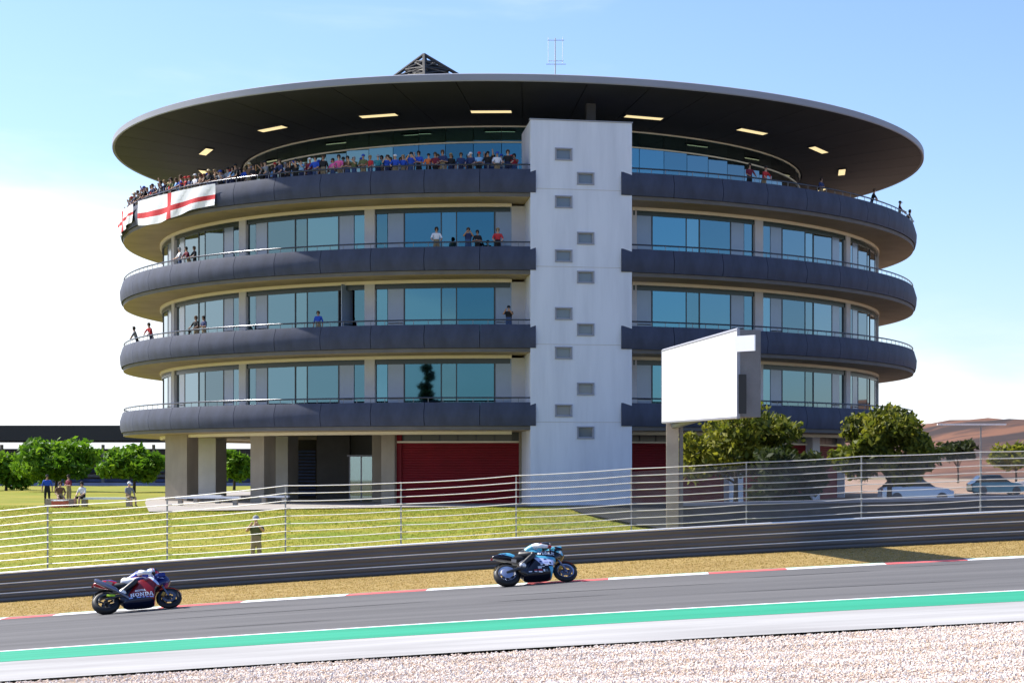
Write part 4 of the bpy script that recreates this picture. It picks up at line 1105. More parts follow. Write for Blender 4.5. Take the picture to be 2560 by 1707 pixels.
b = MB(); b.box((0, 0, 0.21), (1.5, 0.5, 0.42)); tag(b.build('stone_block', M['concrete'], loc=(P(152, 0, 90).x, 90.05, 0.03)), 'grey stone block the brown clad person sits on', 'stone block')
# marshal behind the barrier
mz = lawn_z(P(640, 0, 55).x, 55)
person((P(640, 0, 55).x, 55, mz), 0.1, 'olive', 'grey cap', 'phone', label='person in olive jacket and grey cap standing behind the barrier on the lawn', h=1.03)

# ------------------------------------------------------------------ parked cars and lamp on the right
def car(loc, rz, paint, label):
    e = empty('parked_car', loc, rz); tag(e, label, 'car', 'cars parked right of the building')
    def sect(x, zb, zt, w, tw): return [(x, -w, zb), (x, -w, zb + (zt - zb) * 0.55), (x, -tw, zt), (x, tw, zt), (x, w, zb + (zt - zb) * 0.55), (x, w, zb)]
    b = MB(); b.loft([sect(-2.05, .35, .80, .72, .62), sect(-1.9, .22, .92, .84, .74), (sect(-1.0, .2, .95, .87, .80)), sect(0.6, .2, .96, .87, .80), sect(1.5, .22, .88, .85, .74), sect(2.0, .30, .70, .74, .60)]); b.build('body', paint, e, smooth=40)
    b = MB(); b.loft([sect(-1.85, .90, .93, .74, .70), sect(-1.35, .90, 1.42, .76, .58), sect(0.1, .90, 1.47, .76, .58), sect(0.95, .90, .95, .74, .68)]); cab = b.build('window_band', mat('car_glass', (0.02, 0.035, 0.035), 0.05, coat=0.6) if 'car_glass' not in bpy.data.materials else bpy.data.materials['car_glass'], e, smooth=30)
    b = MB(); b.box((-0.55, 0, 1.475), (1.5, 1.12, 0.05)); b.build('roof', paint, e)
    for x in (-1.25, 1.3):
        for s_ in (-1, 1):
            b = MB(); b.lathe([(0.0, -0.09), (0.2, -0.1), (0.31, -0.09), (0.32, 0), (0.31, 0.09), (0.2, 0.1), (0.0, 0.09)], n=18, axis='y', c=(x, s_ * 0.80, 0.32), mi=[1, 1, 0, 0, 1, 1]); b.build('wheel', [M['black'], M['steel']], e, smooth=40)
    for s_ in (-1, 1):
        b = MB(); b.box((1.93, s_ * 0.55, 0.66), (0.16, 0.3, 0.12)); b.build('headlight', M['white'], e)
        b = MB(); b.box((-2.03, s_ * 0.58, 0.76), (0.06, 0.24, 0.12)); b.build('tail_light', M['red_door'], e)
    return e
car((P(2290, 0, 97).x, 97, 0.07), 0.05, mat('silver_paint', (0.62, 0.64, 0.68), 0.3, metal=0.3, coat=0.6), 'silver parked car behind the fence right of the second tree')
car((P(2490, 0, 128).x, 128, 0.07), 0.1, mat('teal_paint', (0.10, 0.30, 0.34), 0.3, coat=0.6), 'teal parked car on the sandy yard at far right')
car((P(2590, 0, 140).x, 140, 0.07), 3.0, mat('white_car_paint', (0.75, 0.75, 0.75), 0.3, coat=0.6), 'white parked car at the right picture edge')
lb = P(2452, 1062, 150)
lm = empty('lamp_post', (lb.x, 150, 0.05)); tag(lm, 'tall lamp post with a long white crossarm before the brown hill', 'lamp post')
b = MB(); b.tube([(0, 0, 0), (0, 0, lb.z - 0.05)], [0.10, 0.06], 8); b.build('pole', M['steel_matt'], lm)
b = MB(); b.box((-0.8, 0, lb.z), (6.0, 0.3, 0.14)); b.build('crossarm', M['white'], lm)

# ------------------------------------------------------------------ racing motorcycles and riders
def sellipse(x, zb, zt, w, n=28, e=3.2, tw=1.0):
    """closed ring in the y-z plane at x; tw narrows the top"""
    ring = []
    for k in range(n):
        t = 2 * math.pi * k / n; c, s_ = math.cos(t), math.sin(t)
        y = w * math.copysign(abs(c) ** (2 / e), c); z = math.copysign(abs(s_) ** (2 / e), s_)
        f = 1 - (1 - tw) * (z + 1) / 2
        ring.append(Vector((x, y * f, (zb + zt) / 2 + (zt - zb) / 2 * z)))
    return ring
def smooth_st(st, n):
    """resample loft stations with a Catmull-Rom curve"""
    out = []; m = len(st)
    for i in range(n + 1):
        f = i / n * (m - 1); k = min(int(f), m - 2); t = f - k
        p = [st[max(0, min(m - 1, k + d))] for d in (-1, 0, 1, 2)]
        out.append(tuple(0.5 * (2 * b_ + (c - a) * t + (2 * a - 5 * b_ + 4 * c - d) * t * t + (-a + 3 * b_ - 3 * c + d) * t ** 3) for a, b_, c, d in zip(*p)))
    return out
def st_at(st, x):
    for (a, b_) in zip(st[:-1], st[1:]):
        if (a[0] - x) * (b_[0] - x) <= 0:
            t = (x - a[0]) / (b_[0] - a[0]) if a[0] != b_[0] else 0
            return [p + (q - p) * t for p, q in zip(a, b_)]
    return list(st[0] if abs(st[0][0] - x) < abs(st[-1][0] - x) else st[-1])
def side_y(st, x, z, e=3.2, tw=0.8):
    _, zb, zt, w = st_at(st, x)
    zz = max(-0.995, min(0.995, (z - (zb + zt) / 2) / ((zt - zb) / 2)))
    f = 1 - (1 - tw) * (zz + 1) / 2
    return -w * (1 - abs(zz) ** e) ** (1 / e) * f
SIDE = [(0.80, 0.80, 0.84, 0.02), (0.75, 0.72, 0.92, 0.11), (0.66, 0.66, 1.01, 0.18), (0.56, 0.60, 1.04, 0.215), (0.49, 0.53, 1.02, 0.235), (0.425, 0.40, 0.99, 0.245), (0.385, 0.22, 0.965, 0.25), (0.30, 0.16, 0.94, 0.252),
        (0.15, 0.145, 0.90, 0.25), (0.0, 0.145, 0.82, 0.24), (-0.14, 0.15, 0.60, 0.215), (-0.26, 0.16, 0.42, 0.18), (-0.34, 0.19, 0.32, 0.10)]
SIDE = smooth_st(SIDE, 48)
TANK = smooth_st([(0.30, 0.82, 0.92, 0.10), (0.22, 0.80, 0.985, 0.15), (0.08, 0.77, 1.03, 0.175), (-0.06, 0.74, 1.0, 0.165), (-0.16, 0.70, 0.92, 0.125), (-0.22, 0.68, 0.83, 0.09)], 18)
SEAT = smooth_st([(-0.12, 0.68, 0.83, 0.10), (-0.25, 0.67, 0.83, 0.14), (-0.42, 0.69, 0.85, 0.13), (-0.52, 0.72, 0.86, 0.11)], 10)
TAIL = smooth_st([(-0.44, 0.72, 0.92, 0.125), (-0.55, 0.76, 0.985, 0.135), (-0.68, 0.80, 1.0, 0.125), (-0.82, 0.84, 0.99, 0.095), (-0.94, 0.89, 0.96, 0.05), (-0.97, 0.91, 0.94, 0.02)], 14)

def paint(name, base, zones, rough=0.22):
    """glossy paint; zones = (colour, [(a, b, c), ...]) : every a*x + b*z > c in the bike's own axes"""
    m = bpy.data.materials.new(name); m.use_nodes = True; n = m.node_tree.nodes; l = m.node_tree.links
    bs = n['Principled BSDF']; bs.inputs['Roughness'].default_value = rough; bs.inputs['Coat Weight'].default_value = 0.25; bs.inputs['Coat Roughness'].default_value = 0.05; bs.inputs['Specular IOR Level'].default_value = 0.35
    t = n.new('ShaderNodeTexCoord'); sp = n.new('ShaderNodeSeparateXYZ'); l.new(t.outputs['Object'], sp.inputs[0])
    cur = n.new('ShaderNodeRGB'); cur.outputs[0].default_value = (*base, 1); out = cur.outputs[0]
    for col, conds in zones:
        acc = None
        for a, b_, c in conds:
            m1 = n.new('ShaderNodeMath'); m1.operation = 'MULTIPLY'; m1.inputs[1].default_value = a; l.new(sp.outputs['X'], m1.inputs[0])
            m2 = n.new('ShaderNodeMath'); m2.operation = 'MULTIPLY_ADD'; m2.inputs[1].default_value = b_; l.new(sp.outputs['Z'], m2.inputs[0]); l.new(m1.outputs[0], m2.inputs[2])
            m3 = n.new('ShaderNodeMath'); m3.operation = 'GREATER_THAN'; m3.inputs[1].default_value = c; l.new(m2.outputs[0], m3.inputs[0])
            if acc is None: acc = m3.outputs[0]
            else:
                mm = n.new('ShaderNodeMath'); mm.operation = 'MULTIPLY'; l.new(acc, mm.inputs[0]); l.new(m3.outputs[0], mm.inputs[1]); acc = mm.outputs[0]
        mixn = n.new('ShaderNodeMix'); mixn.data_type = 'RGBA'; l.new(acc, mixn.inputs[0]); l.new(out, mixn.inputs[6]); mixn.inputs[7].default_value = (*col, 1); out = mixn.outputs[2]
    l.new(out, bs.inputs['Base Color'])
    return m

M['tyre'] = mat('tyre_rubber', (0.008, 0.008, 0.009), 0.5, spec=0.35)
M['gold'] = mat('gold_fork', (0.55, 0.28, 0.05), 0.3, metal=0.7)
M['titan'] = mat('titanium', (0.17, 0.18, 0.24), 0.3, metal=0.85)
M['carbon'] = mat('carbon', (0.015, 0.016, 0.018), 0.3, coat=0.4)
M['disc'] = mat('brake_disc', (0.13, 0.13, 0.15), 0.4, metal=0.8)
M['navy_paint'] = mat('navy_plastic', (0.01, 0.015, 0.035), 0.35)

def wheel_part(bike, x, rad, sec, wid, rim_m, name, chrome=False):
    w = link(name, None, bike, (x, 0, rad))
    prof = []
    for k in range(13):                      # tread arc over to both beads
        t = math.pi * k / 12
        prof.append((rad - sec + sec * math.sin(t) ** 0.9, -wid / 2 * math.cos(t)))
    prof += [(rad - sec - 0.012, wid * 0.40), (rad - sec - 0.012, -wid * 0.40)]
    b = MB(); b.lathe(prof, n=48, axis='y', close=True); b.build('tyre', M['tyre'], w, smooth=50)
    ri = rad - sec
    b = MB(); b.lathe([(ri - 0.012, -wid * 0.40), (ri + 0.006, -wid * 0.43), (ri - 0.004, -wid * 0.47), (ri - 0.035, -wid * 0.36), (ri - 0.035, wid * 0.36), (ri - 0.004, wid * 0.47), (ri + 0.006, wid * 0.43), (ri - 0.012, wid * 0.40)], n=48, axis='y', close=True)
    b.lathe([(0.012, -0.06), (0.05, -0.06), (0.055, 0), (0.05, 0.06), (0.012, 0.06)], n=20, axis='y', close=True)
    for k in range(5):
        a = 2 * math.pi * k / 5 + 0.3
        for s_ in (-0.13, 0.13):
            p = Vector((math.cos(a) * 0.045, 0, math.sin(a) * 0.045)); q = Vector((math.cos(a + s_) * (ri - 0.03), 0, math.sin(a + s_) * (ri - 0.03)))
            b.tube([p, q], [0.017, 0.012], 6)
    b.build('rim', rim_m, w, smooth=40)
    return w
def disc(w, r0, r1, y, name='brake_disc'):
    b = MB(); b.lathe([(r0, y - 0.003), (r1, y - 0.003), (r1, y + 0.003), (r0, y + 0.003)], n=36, axis='y', close=True)
    for k in range(8):
        a = k * math.pi / 4; b.tube([(0.03 * math.cos(a), y, 0.03 * math.sin(a)), (r0 * math.cos(a), y, r0 * math.sin(a))], 0.006, 4)
    b.build(name, M['disc'], w, smooth=40)

def put_on_side(V, F, name, m, bike, st, lift=0.004):
    """V in (x, z) of the fairing; laid on the right hand side surface and given a little thickness"""
    vs = []
    for d in (lift, lift - 0.003):
        for x, z in V: vs.append((x, side_y(st, x, z) - d, z))
    n = len(V); b = MB(); b.add(vs[:n], F); return b.build(name, m, bike)
def text_mesh(txt, size, x, z, width=None, shear=0.0, bold=0.0):
    cu = bpy.data.curves.new('t', 'FONT'); cu.body = txt; cu.size = size; cu.shear = shear; cu.offset = bold; cu.resolution_u = 2
    ob = bpy.data.objects.new('t', cu); COL.objects.link(ob)
    dg = bpy.context.evaluated_depsgraph_get(); dg.update()
    me = bpy.data.meshes.new_from_object(ob.evaluated_get(dg)); bpy.data.objects.remove(ob)
    V = [(v.co.x, v.co.y) for v in me.vertices]; F = [tuple(p.vertices) for p in me.polygons]
    xs_ = [v[0] for v in V]; sc = (width / (max(xs_) - min(xs_))) if width else 1.0; x0 = min(xs_)
    return [((vx - x0) * sc + x, vy + z) for vx, vy in V], F
def lettering(txt, size, x, z, m, bike, st, width=None, rot=0.0, **k):
    V, F = text_mesh(txt, size, x, z, width, **k)
    c, s_ = math.cos(rot), math.sin(rot)
    V = [(x + (vx - x) * c - (vz - z) * s_, z + (vx - x) * s_ + (vz - z) * c) for vx, vz in V]
    return put_on_side(V, F, 'lettering', m, bike, st)
def slab_word(x, z, h, w):
    """HONDA in slab serif capitals out of butted pieces; cell width w, height h"""
    V = []; F = []
    def quad(o, *p):
        i = len(V); V.extend([(x + (o + a) * w, z + b_ * h) for a, b_ in p]); F.append((i, i + 1, i + 2, i + 3))
    def rect(o, a0, a1, b0, b1): quad(o, (a0, b0), (a1, b0), (a1, b1), (a0, b1))
    def arc(o, cx, rx0, ry0, rx1, ry1, t0, t1, n):
        for k in range(n):
            p, q = t0 + (t1 - t0) * k / n, t0 + (t1 - t0) * (k + 1) / n
            quad(o, (cx + rx0 * math.cos(p), .5 + ry0 * math.sin(p)), (cx + rx1 * math.cos(p), .5 + ry1 * math.sin(p)), (cx + rx1 * math.cos(q), .5 + ry1 * math.sin(q)), (cx + rx0 * math.cos(q), .5 + ry0 * math.sin(q)))
    for s_ in (0.0, 0.5):                     # H
        rect(0, s_, s_ + .42, 0, .14); rect(0, s_, s_ + .42, .86, 1); rect(0, s_ + .10, s_ + .32, .14, .86)
    rect(0, .32, .60, .42, .58)
    arc(1.06, .46, .24, .34, .46, .5, 0, 2 * math.pi, 20)          # O
    o = 2.08                                   # N
    rect(o, 0, .40, 0, .14); rect(o, .10, .28, .14, .86); rect(o, 0, .30, .86, 1); rect(o, .62, .96, .86, 1); rect(o, .70, .86, .14, .86); rect(o, .64, .86, 0, .14)
    quad(o, (.28, .86), (.28, .55), (.70, .14), (.70, .44))
    o = 3.12                                   # D
    rect(o, 0, .14, 0, .14); rect(o, 0, .14, .86, 1); rect(o, .14, .36, 0, 1); arc(o, .36, .30, .36, .54, .5, -math.pi / 2, math.pi / 2, 10)
    o = 4.10                                   # A
    quad(o, (.08, .14), (.26, .14), (.52, 1), (.38, 1)); quad(o, (.66, .14), (.88, .14), (.62, 1), (.52, 1)); rect(o, .36, .60, .28, .40)
    rect(o, 0, .34, 0, .14); rect(o, .58, 1, 0, .14)
    return V, F

def bike_base(loc, yaw, lean, pitch, label, rim_m, side_m, tank_m, tail_m, fender_m):
    bk = bpy.data.objects.new('racing_motorcycle', None); COL.objects.link(bk)
    Mx = Matrix.Translation(loc) @ Matrix.Rotation(yaw, 4, 'Z') @ Matrix.Rotation(-pitch, 4, 'Y') @ Matrix.Rotation(lean, 4, 'X')
    bk.matrix_world = Mx
    tag(bk, label, 'motorcycle', 'racing motorcycles on the track')
    rw = wheel_part(bk, -0.72, 0.325, 0.105, 0.195, rim_m, 'rear_wheel')
    fw = wheel_part(bk, 0.72, 0.300, 0.085, 0.12, rim_m, 'front_wheel')
    for s_ in (-1, 1): disc(fw, 0.10, 0.165, s_ * 0.075)
    disc(rw, 0.05, 0.11, 0.09)
    b = MB(); b.loft([sellipse(*s_, e=3.2, tw=0.8) for s_ in SIDE]); fr = b.build('fairing', side_m, bk, smooth=50)
    b = MB(); b.loft([sellipse(*s_, e=2.6, tw=0.75) for s_ in TANK]); b.build('fuel_tank', tank_m, bk, smooth=50)
    b = MB(); b.loft([sellipse(*s_, e=3) for s_ in SEAT]); b.build('seat', M['black'], bk, smooth=50)
    b = MB(); b.loft([sellipse(*s_, e=2.8, tw=0.8) for s_ in TAIL]); b.build('tail', tail_m, bk, smooth=50)
    b = MB(); b.box((-0.99, 0, 0.87), (0.05, 0.05, 0.03)); b.build('rain_light', M['red_door'], bk)
    # windscreen
    b = MB(); ws = [(0.66, 0.96, 0.10), (0.55, 1.035, 0.145), (0.44, 1.085, 0.15), (0.36, 1.10, 0.135)]
    rings = []
    for x, z, w in ws:
        rings.append([Vector((x - 0.02 * math.cos(t), w * math.sin(t), z - 0.09 * (1 - math.cos(t)))) for t in [(-1.25 + 2.5 * k / 10) for k in range(11)]])
    for i in range(len(rings) - 1):
        for k in range(10): b.add([rings[i][k], rings[i][k + 1], rings[i + 1][k + 1], rings[i + 1][k]], [(0, 1, 2, 3)])
    b.build('windscreen', mat('smoked_screen', (0.03, 0.035, 0.04), 0.05, coat=0.8), bk, smooth=60)
    # fork, bars, fender, calipers
    for s_ in (-1, 1):
        b = MB(); b.tube([(0.47, s_ * 0.105, 0.93), (0.60, s_ * 0.105, 0.60)], 0.029, 10); b.build('fork_tube', M['gold'], bk, smooth=60)
        b = MB(); b.tube([(0.595, s_ * 0.105, 0.61), (0.715, s_ * 0.105, 0.30)], 0.024, 10); b.build('fork_leg', M['titan'], bk, smooth=60)
        b = MB(); b.box((0.0, 0, 0), (0.07, 0.045, 0.11), M=Matrix.Translation((0.60, s_ * 0.10, 0.36)) @ Matrix.Rotation(R(30), 4, 'Y')); b.build('brake_caliper', M['gold'], bk)
        b = MB(); b.tube([(0.44, s_ * 0.12, 0.93), (0.40, s_ * 0.30, 0.90)], 0.016, 8); b.build('handlebar', M['black'], bk, smooth=60)
        b = MB(); b.tube([(-0.36, s_ * 0.13, 0.40), (-0.36, s_ * 0.24, 0.41)], 0.014, 8); b.build('footpeg', M['titan'], bk, smooth=60)
        b = MB(); b.tube([(-0.20, s_ * 0.13, 0.40), (-0.45, s_ * 0.135, 0.40), (-0.74, s_ * 0.12, 0.325)], [0.055, 0.045, 0.032], 10); b.build('swingarm', M['carbon'], bk, smooth=60)
    b = MB()
    for k in range(9):
        a0, a1 = R(15 + 115 * k / 9), R(15 + 115 * (k + 1) / 9)
        for j in range(6):
            y0, y1 = -0.07 + 0.14 * j / 6, -0.07 + 0.14 * (j + 1) / 6
            rr = lambda y: 0.318 - 6 * y * y
            b.add([(0.72 + rr(y) * math.cos(a), y, 0.30 + rr(y) * math.sin(a)) for a, y in ((a0, y0), (a1, y0), (a1, y1), (a0, y1))], [(0, 1, 2, 3)])
    b.build('front_fender', fender_m, bk, smooth=60)
    b = MB()
    for k in range(5):
        a0, a1 = R(60 + 90 * k / 5), R(60 + 90 * (k + 1) / 5)
        for y0, y1 in ((-0.09, 0), (0, 0.09)):
            b.add([(-0.72 + 0.345 * math.cos(a), y, 0.325 + 0.345 * math.sin(a)) for a, y in ((a0, y0), (a1, y0), (a1, y1), (a0, y1))], [(0, 1, 2, 3)])
    b.build('rear_hugger', M['carbon'], bk, smooth=60)
    b = MB(); b.loft([sellipse(*s_, e=5) for s_ in ((-0.02, .2, .7, .18), (-0.30, .22, .68, .17), (-0.40, .30, .62, .12))]); b.build('engine', M['navy_paint'], bk, smooth=40)
    b = MB(); b.tube([(-0.05, -0.10, 0.70), (-0.46, -0.09, 0.76)], 0.022, 8); b.tube([(-0.05, 0.10, 0.70), (-0.46, 0.09, 0.76)], 0.022, 8); b.build('subframe', M['titan'], bk, smooth=60)
    # aero wings on the nose
    for s_ in (-1, 1):
        b = MB(); b.box((0.60, s_ * 0.285, 0.80), (0.16, 0.15, 0.012)); b.box((0.60, s_ * 0.366, 0.755), (0.15, 0.012, 0.12)); b.build('winglet', side_m, bk)
    return bk, fr

def rider(bk, name, slots, label, helmet_m, shift, tuck, fig=None):
    """leathers as one skinned body, five fingered gloves round the bars; sits on bike bk"""
    Y = shift
    J = {'pel': ((-0.30, 0.02 + Y, 0.93), (0.16, 0.125)), 'bel': ((-0.14, 0.015 + Y, 1.02 + tuck), (0.15, 0.12)), 'che': ((0.06, 0.01 + Y * 0.8, 1.10 + tuck), (0.175, 0.13)), 'hum': ((0.03, 0.01 + Y * 0.8, 1.155 + tuck), (0.10, 0.08)),
         'nk0': ((0.17, 0.01 + Y * 0.7, 1.13 + tuck), (0.09, 0.085)), 'nk': ((0.27, Y * 0.6, 1.145 + tuck), 0.062), 'hd': ((0.375, Y * 0.6, 1.16 + tuck), 0.075)}
    B = [('pel', 'bel', 1), ('bel', 'che', 0), ('che', 'hum', 0), ('che', 'nk0', 0), ('nk0', 'nk', 0), ('nk', 'hd', 0)]
    for s_, t in ((-1, 'r'), (1, 'l')):
        kn_y = s_ * (0.25 if s_ < 0 else 0.40)
        J['hp' + t] = ((-0.28, s_ * 0.11 + Y, 0.88), 0.105); J['kn' + t] = ((0.02, kn_y, 0.73), 0.078); J['sn' + t] = ((-0.17, kn_y * 0.93, 0.59), 0.07)
        J['an' + t] = ((-0.36, s_ * 0.20, 0.46), 0.052); J['he' + t] = ((-0.42, s_ * 0.195, 0.43), 0.045); J['to' + t] = ((-0.25, s_ * 0.215, 0.405), 0.042)
        J['sh' + t] = ((0.10, s_ * 0.20 + Y * 0.7, 1.11 + tuck), 0.08); J['el' + t] = ((0.20, s_ * 0.315, 0.925 + tuck * 0.5), 0.056); J['wr' + t] = ((0.37, s_ * 0.275, 0.915), 0.042); J['ha' + t] = ((0.415, s_ * 0.255, 0.915), (0.045, 0.034))
        B += [('pel', 'hp' + t, 1), ('hp' + t, 'kn' + t, 1), ('kn' + t, 'sn' + t, 2), ('sn' + t, 'an' + t, 2), ('an' + t, 'he' + t, 3), ('an' + t, 'to' + t, 3), ('che', 'sh' + t, 0), ('sh' + t, 'el' + t, 4), ('el' + t, 'wr' + t, 4), ('wr' + t, 'ha' + t, 5)]
    me = skin_figure('person', J, B, slots, 'pel')
    # fingers: four round the grip and a thumb, rooted in the palm, added to the same mesh
    b = MB()
    for s_ in (-1, 1):
        hx, hy, hz_ = 0.415, s_ * 0.255, 0.915
        for q, (dy, ln) in enumerate(((-0.030, 0.9), (-0.010, 1.0), (0.011, 0.97), (0.031, 0.78))):
            y = hy + dy
            b.tube([(hx, y, hz_ + 0.012), (hx + 0.035 * ln, y, hz_ + 0.010), (hx + 0.048 * ln, y, hz_ - 0.018), (hx + 0.026 * ln, y, hz_ - 0.036)], [0.011, 0.0105, 0.0095, 0.008], 6, 5)
        b.tube([(hx - 0.01, hy - s_ * 0.03, hz_), (hx + 0.012, hy - s_ * 0.052, hz_ - 0.014), (hx + 0.030, hy - s_ * 0.050, hz_ - 0.024)], [0.012, 0.011, 0.009], 6, 5)
    fm = b.mesh('fingers', slots)
    bm = bmesh.new(); bm.from_mesh(me); bm.from_mesh(fm); bm.to_mesh(me); bm.free(); bpy.data.meshes.remove(fm)
    for p in me.polygons: p.use_smooth = True
    o = link('person', me); o.matrix_world = bk.matrix_world.copy()
    tag(o, label, 'person', 'motorcycle racers')
    # helmet
    hx, hy, hz_ = 0.405, Y * 0.6, 1.195 + tuck
    b = MB()
    rings = []
    for k in range(11):
        t = math.pi * k / 10; rr = math.sin(t) ** 0.85
        rings.append([Vector((hx - 0.155 * math.cos(t) + 0.0, hy + 0.122 * rr * math.cos(a), hz_ + 0.130 * rr * math.sin(a) * (1.0 if math.sin(a) > 0 else 1.05) - 0.03 * math.cos(t) * -1 * 0.3)) for a in [2 * math.pi * j / 20 for j in range(20)]])
    b.loft(rings); hm = b.build('helmet', helmet_m, o, smooth=80)
    b = MB()
    for i in range(5):
        for j in range(10):
            q = []
            for di, dj in ((0, 0), (1, 0), (1, 1), (0, 1)):
                el = R(-30 + 42 * (i + di) / 5); az = R(-68 + 136 * (j + dj) / 10)
                q.append((hx + 0.161 * math.cos(el) * math.cos(az), hy + 0.127 * math.cos(el) * math.sin(az), hz_ + 0.02 + 0.132 * math.sin(el)))
            b.add(q, [(0, 1, 2, 3)])
    b.build('visor', mat('dark_visor', (0.01, 0.012, 0.015), 0.06, coat=0.8), hm, smooth=60)
    return o

def lc(n, c, r=0.45): return mat('leather_' + n, c, r, spec=0.5)
BLK, WHT, REDL, BLUL, TEALL, NAVL = lc('black', (0.014, 0.014, 0.017)), lc('white', (0.74, 0.74, 0.75)), lc('red', (0.50, 0.02, 0.03)), lc('blue', (0.02, 0.05, 0.38)), lc('teal', (0.10, 0.42, 0.52)), lc('navy', (0.012, 0.018, 0.05))

def place(pxr, pyr, pxf, pyf, Y, wb=1.44, yaw=0.3):
    """root between the wheels, on the track at the photo's contact points"""
    xc = (pxr + pxf) / 2
    X = (xc - PX) * Y / FPX
    return Vector((X, Y, zg(X) + 0.020))
SL = lambda X: math.atan(0.0571 - 0.001 * X)

# --- left: red and blue machine
loc = place(264, 1537, 430, 1523, 40.75)
hside = paint('red_blue_paint', (0.17, 0.004, 0.007), [
    ((0.004, 0.007, 0.030), [(-0.20, -1.0, -0.275)]),                                  # dark blue belly
    ((0.004, 0.010, 0.10), [(1.0, 0.62, 0.905), (-0.2, 1.0, 0.50)]),                   # blue nose
    ((0.50, 0.60, 0.86), [(1.0, 0.62, 0.835), (-1.0, -0.62, -0.905), (-0.2, 1.0, 0.50)]),   # pale flash
    ((0.006, 0.007, 0.012), [(1.0, -1.1, -0.14), (0.3, -1.0, -0.42), (1.0, 0, 0.40)]),   # black under nose
])
htank = paint('blue_red_tank', (0.35, 0.008, 0.014), [((0.006, 0.015, 0.12), [(0, -1.0, -0.90)]), ((0.7, 0.72, 0.78), [(0, 1.0, 0.90), (0, -1.0, -0.925)])])
htail = paint('red_white_tail', (0.45, 0.014, 0.02), [((0.75, 0.75, 0.78), [(0, 1, 0.955)]), ((0.012, 0.025, 0.18), [(0.3, 1, 0.735), (-0.3, -1, -0.78)])])
bkA, frA = bike_base(loc, R(19), R(-44), SL(loc.x), 'red and dark blue racing motorcycle at the left, white brand lettering on its fairing', M['carbon'], hside, htank, htail, paint('red_fender', (0.33, 0.01, 0.018), []))
V, F = slab_word(-0.165, 0.272, 0.105, 0.105)
put_on_side(V, F, 'lettering', M['white'], frA, SIDE)
lettering('MOTUL', 0.072, -0.05, 0.415, M['white'], frA, SIDE, width=0.25, shear=0.15, bold=0.003)
lettering('HRC', 0.075, 0.50, 0.80, mat('pale_blue_print', (0.35, 0.45, 0.85), 0.4), frA, SIDE, width=0.16, rot=-0.1, shear=0.4, bold=0.003)
for i, (x, w) in enumerate(((-0.20, 0.09), (-0.02, 0.10), (0.11, 0.05), (0.19, 0.06), (0.27, 0.09))):
    put_on_side([(x, 0.235), (x + w, 0.235), (x + w, 0.257), (x, 0.257)], [(0, 1, 2, 3)], 'sponsor_mark', bpy.data.materials['pale_blue_print'], frA, SIDE)
put_on_side([(0.18, 0.30), (0.23, 0.30), (0.27, 0.47), (0.20, 0.47)], [(0, 1, 2, 3)], 'side_vent', M['black'], frA, SIDE, lift=0.009) if False else None
# exhaust up to the tail
b = MB(); b.tube([(-0.12, -0.12, 0.24), (-0.26, -0.20, 0.32), (-0.46, -0.215, 0.50)], [0.028, 0.03, 0.034], 10); b.build('exhaust_pipe', M['titan'], bkA, smooth=60)
b = MB(); b.tube([(-0.44, -0.215, 0.49), (-0.50, -0.215, 0.545), (-0.88, -0.19, 0.86), (-0.93, -0.188, 0.90)], [0.036, 0.058, 0.062, 0.045], 14); b.build('silencer', M['titan'], bkA, smooth=50)
b = MB(); b.box((0, 0, 0), (0.16, 0.008, 0.11), M=Matrix.Translation((-0.62, -0.16, 0.80)) @ Matrix.Rotation(R(30), 4, 'Y')); b.build('heat_shield', M['steel'], bkA)
b = MB(); b.box((0, 0, 0), (0.19, 0.03, 0.05), M=Matrix.Translation((-0.60, -0.165, 0.41)) @ Matrix.Rotation(R(10), 4, 'Y')); b.build('swingarm_sticker', mat('lime_plate', (0.42, 0.62, 0.02), 0.4), bkA)
hhel = paint('white_blue_red_helmet', (0.78, 0.79, 0.82), [((0.52, 0.02, 0.04), [(1.0, 0.25, 0.70)]), ((0.05, 0.16, 0.62), [(-1.0, 0.4, 0.16), (0, -1, -1.22)]), ((0.25, 0.55, 0.75), [(1.0, 0.2, 0.66), (-1.0, -0.2, -0.69)])])
rider(bkA, 'racer', [BLUL, WHT, BLK, WHT, WHT, BLK], 'racer in white, blue and red leathers tucked low on the red motorcycle', hhel, 0.05, -0.045)

# --- right: black and teal machine
loc = place(1276, 1467, 1418, 1457, 41.25)
TE, LW, NV = (0.085, 0.38, 0.56), (0.50, 0.56, 0.80), (0.005, 0.006, 0.014)
dside = paint('black_teal_paint', NV, [
    (TE, [(0.45, 1.0, 1.055), (-1, 0, -0.74)]),                                          # teal upper cowl
    (TE, [(0.32, 1.0, 0.655), (-0.32, -1.0, -0.755), (1, 0, -0.10)]),                  # teal band under the name
    (LW, [(0.30, 1.0, 0.475), (-0.32, -1.0, -0.662), (1.0, 0.55, 0.345)]),              # pale side field
    (TE, [(1, 0.25, 0.37), (0, -1, -0.33)]),                                             # teal foot
])
dtank = paint('teal_tank', TE, [(NV, [(0, -1, -0.86)])])
dtail = paint('black_teal_tail', NV, [(TE, [(0.55, 1.0, 0.515)]), ((0.7, 0.74, 0.8), [(0, 1, 0.985)])])
bkB, frB = bike_base(loc, R(17), R(-44), SL(loc.x), 'black and teal racing motorcycle in the middle with pale sponsor lettering', mat('blue_steel_rim', (0.36, 0.40, 0.52), 0.28, metal=0.8), dside, dtank, dtail, M['carbon'])
PRN = mat('pale_print', (0.72, 0.74, 0.82), 0.4); DPR = mat('dark_blue_print', (0.015, 0.03, 0.16), 0.4)
lettering('aruba.it', 0.175, 0.095, 0.765, PRN, frB, SIDE, width=0.41, rot=-0.24, bold=0.003)
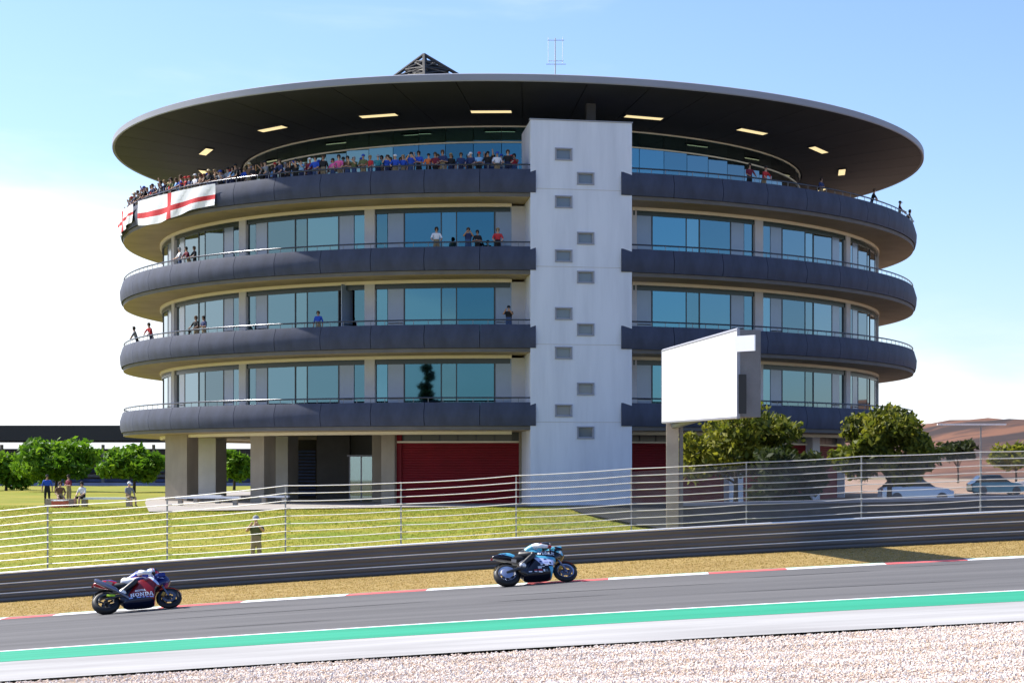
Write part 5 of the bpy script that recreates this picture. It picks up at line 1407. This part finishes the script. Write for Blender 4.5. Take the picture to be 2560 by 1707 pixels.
lettering('JMV', 0.10, 0.40, 0.885, mat('dark_green_print', (0.01, 0.10, 0.08), 0.4), frB, SIDE, width=0.19, rot=-0.22, bold=0.003)
lettering('eb', 0.07, 0.20, 0.555, DPR, frB, SIDE, width=0.075, rot=-0.2, bold=0.003)
for x, z, w, h, m in ((0.285, 0.565, 0.09, 0.014, DPR), (0.09, 0.475, 0.055, 0.055, DPR), (0.19, 0.465, 0.10, 0.035, mat('lilac_print', (0.42, 0.42, 0.72), 0.4)), (0.32, 0.41, 0.045, 0.055, NAVL),
                      (0.10, 0.385, 0.05, 0.03, PRN), (0.20, 0.37, 0.08, 0.022, PRN), (0.02, 0.345, 0.16, 0.014, PRN), (0.02, 0.30, 0.09, 0.03, PRN), (0.02, 0.245, 0.09, 0.022, REDL), (0.02, 0.205, 0.09, 0.026, PRN),
                      (-0.08, 0.255, 0.07, 0.02, REDL), (-0.08, 0.222, 0.065, 0.02, PRN), (-0.22, 0.235, 0.08, 0.024, PRN), (0.14, 0.215, 0.04, 0.05, PRN), (0.20, 0.215, 0.05, 0.05, mat('slate_print', (0.08, 0.11, 0.14), 0.4))):
    x1 = min(x + w, 0.375)
    V = [(x, z), (x1, z - 0.12 * (x1 - x)), (x1, z - 0.12 * (x1 - x) + h), (x, z + h)]
    put_on_side(V, [(0, 1, 2, 3)], 'sponsor_mark', m, frB, SIDE)
lettering('DUAL', 0.07, -0.76, 0.90, DPR, bkB, TAIL, width=0.13, bold=0.003)
b = MB(); b.lathe([(0.01, -0.012), (0.13, -0.012), (0.15, 0.0), (0.13, 0.012), (0.01, 0.012)], n=28, axis='y', c=(-0.72, -0.11, 0.325)); b.build('wheel_cover', bpy.data.materials['blue_steel_rim'], bkB, smooth=50)
b = MB(); b.tube([(-0.24, -0.13, 0.22), (-0.42, -0.17, 0.28)], [0.035, 0.045], 10); b.build('silencer', M['carbon'], bkB, smooth=60)
b = MB(); b.box((0, 0, 0), (0.12, 0.012, 0.10), M=Matrix.Translation((-0.50, -0.135, 0.66)) @ Matrix.Rotation(R(15), 4, 'Y')); b.build('heat_shield', M['gold'] if False else mat('bronze_plate', (0.34, 0.30, 0.24), 0.4, metal=0.6), bkB)
dhel = paint('black_red_helmet', (0.016, 0.016, 0.018), [((0.48, 0.02, 0.03), [(-1.0, 0.3, 0.06)]), ((0.7, 0.7, 0.72), [(0, 1, 1.285)])])
rider(bkB, 'racer', [TEALL, BLK, BLK, WHT, WHT, REDL], 'racer in black, white and teal leathers crouching on the teal motorcycle', dhel, 0.05, -0.03)
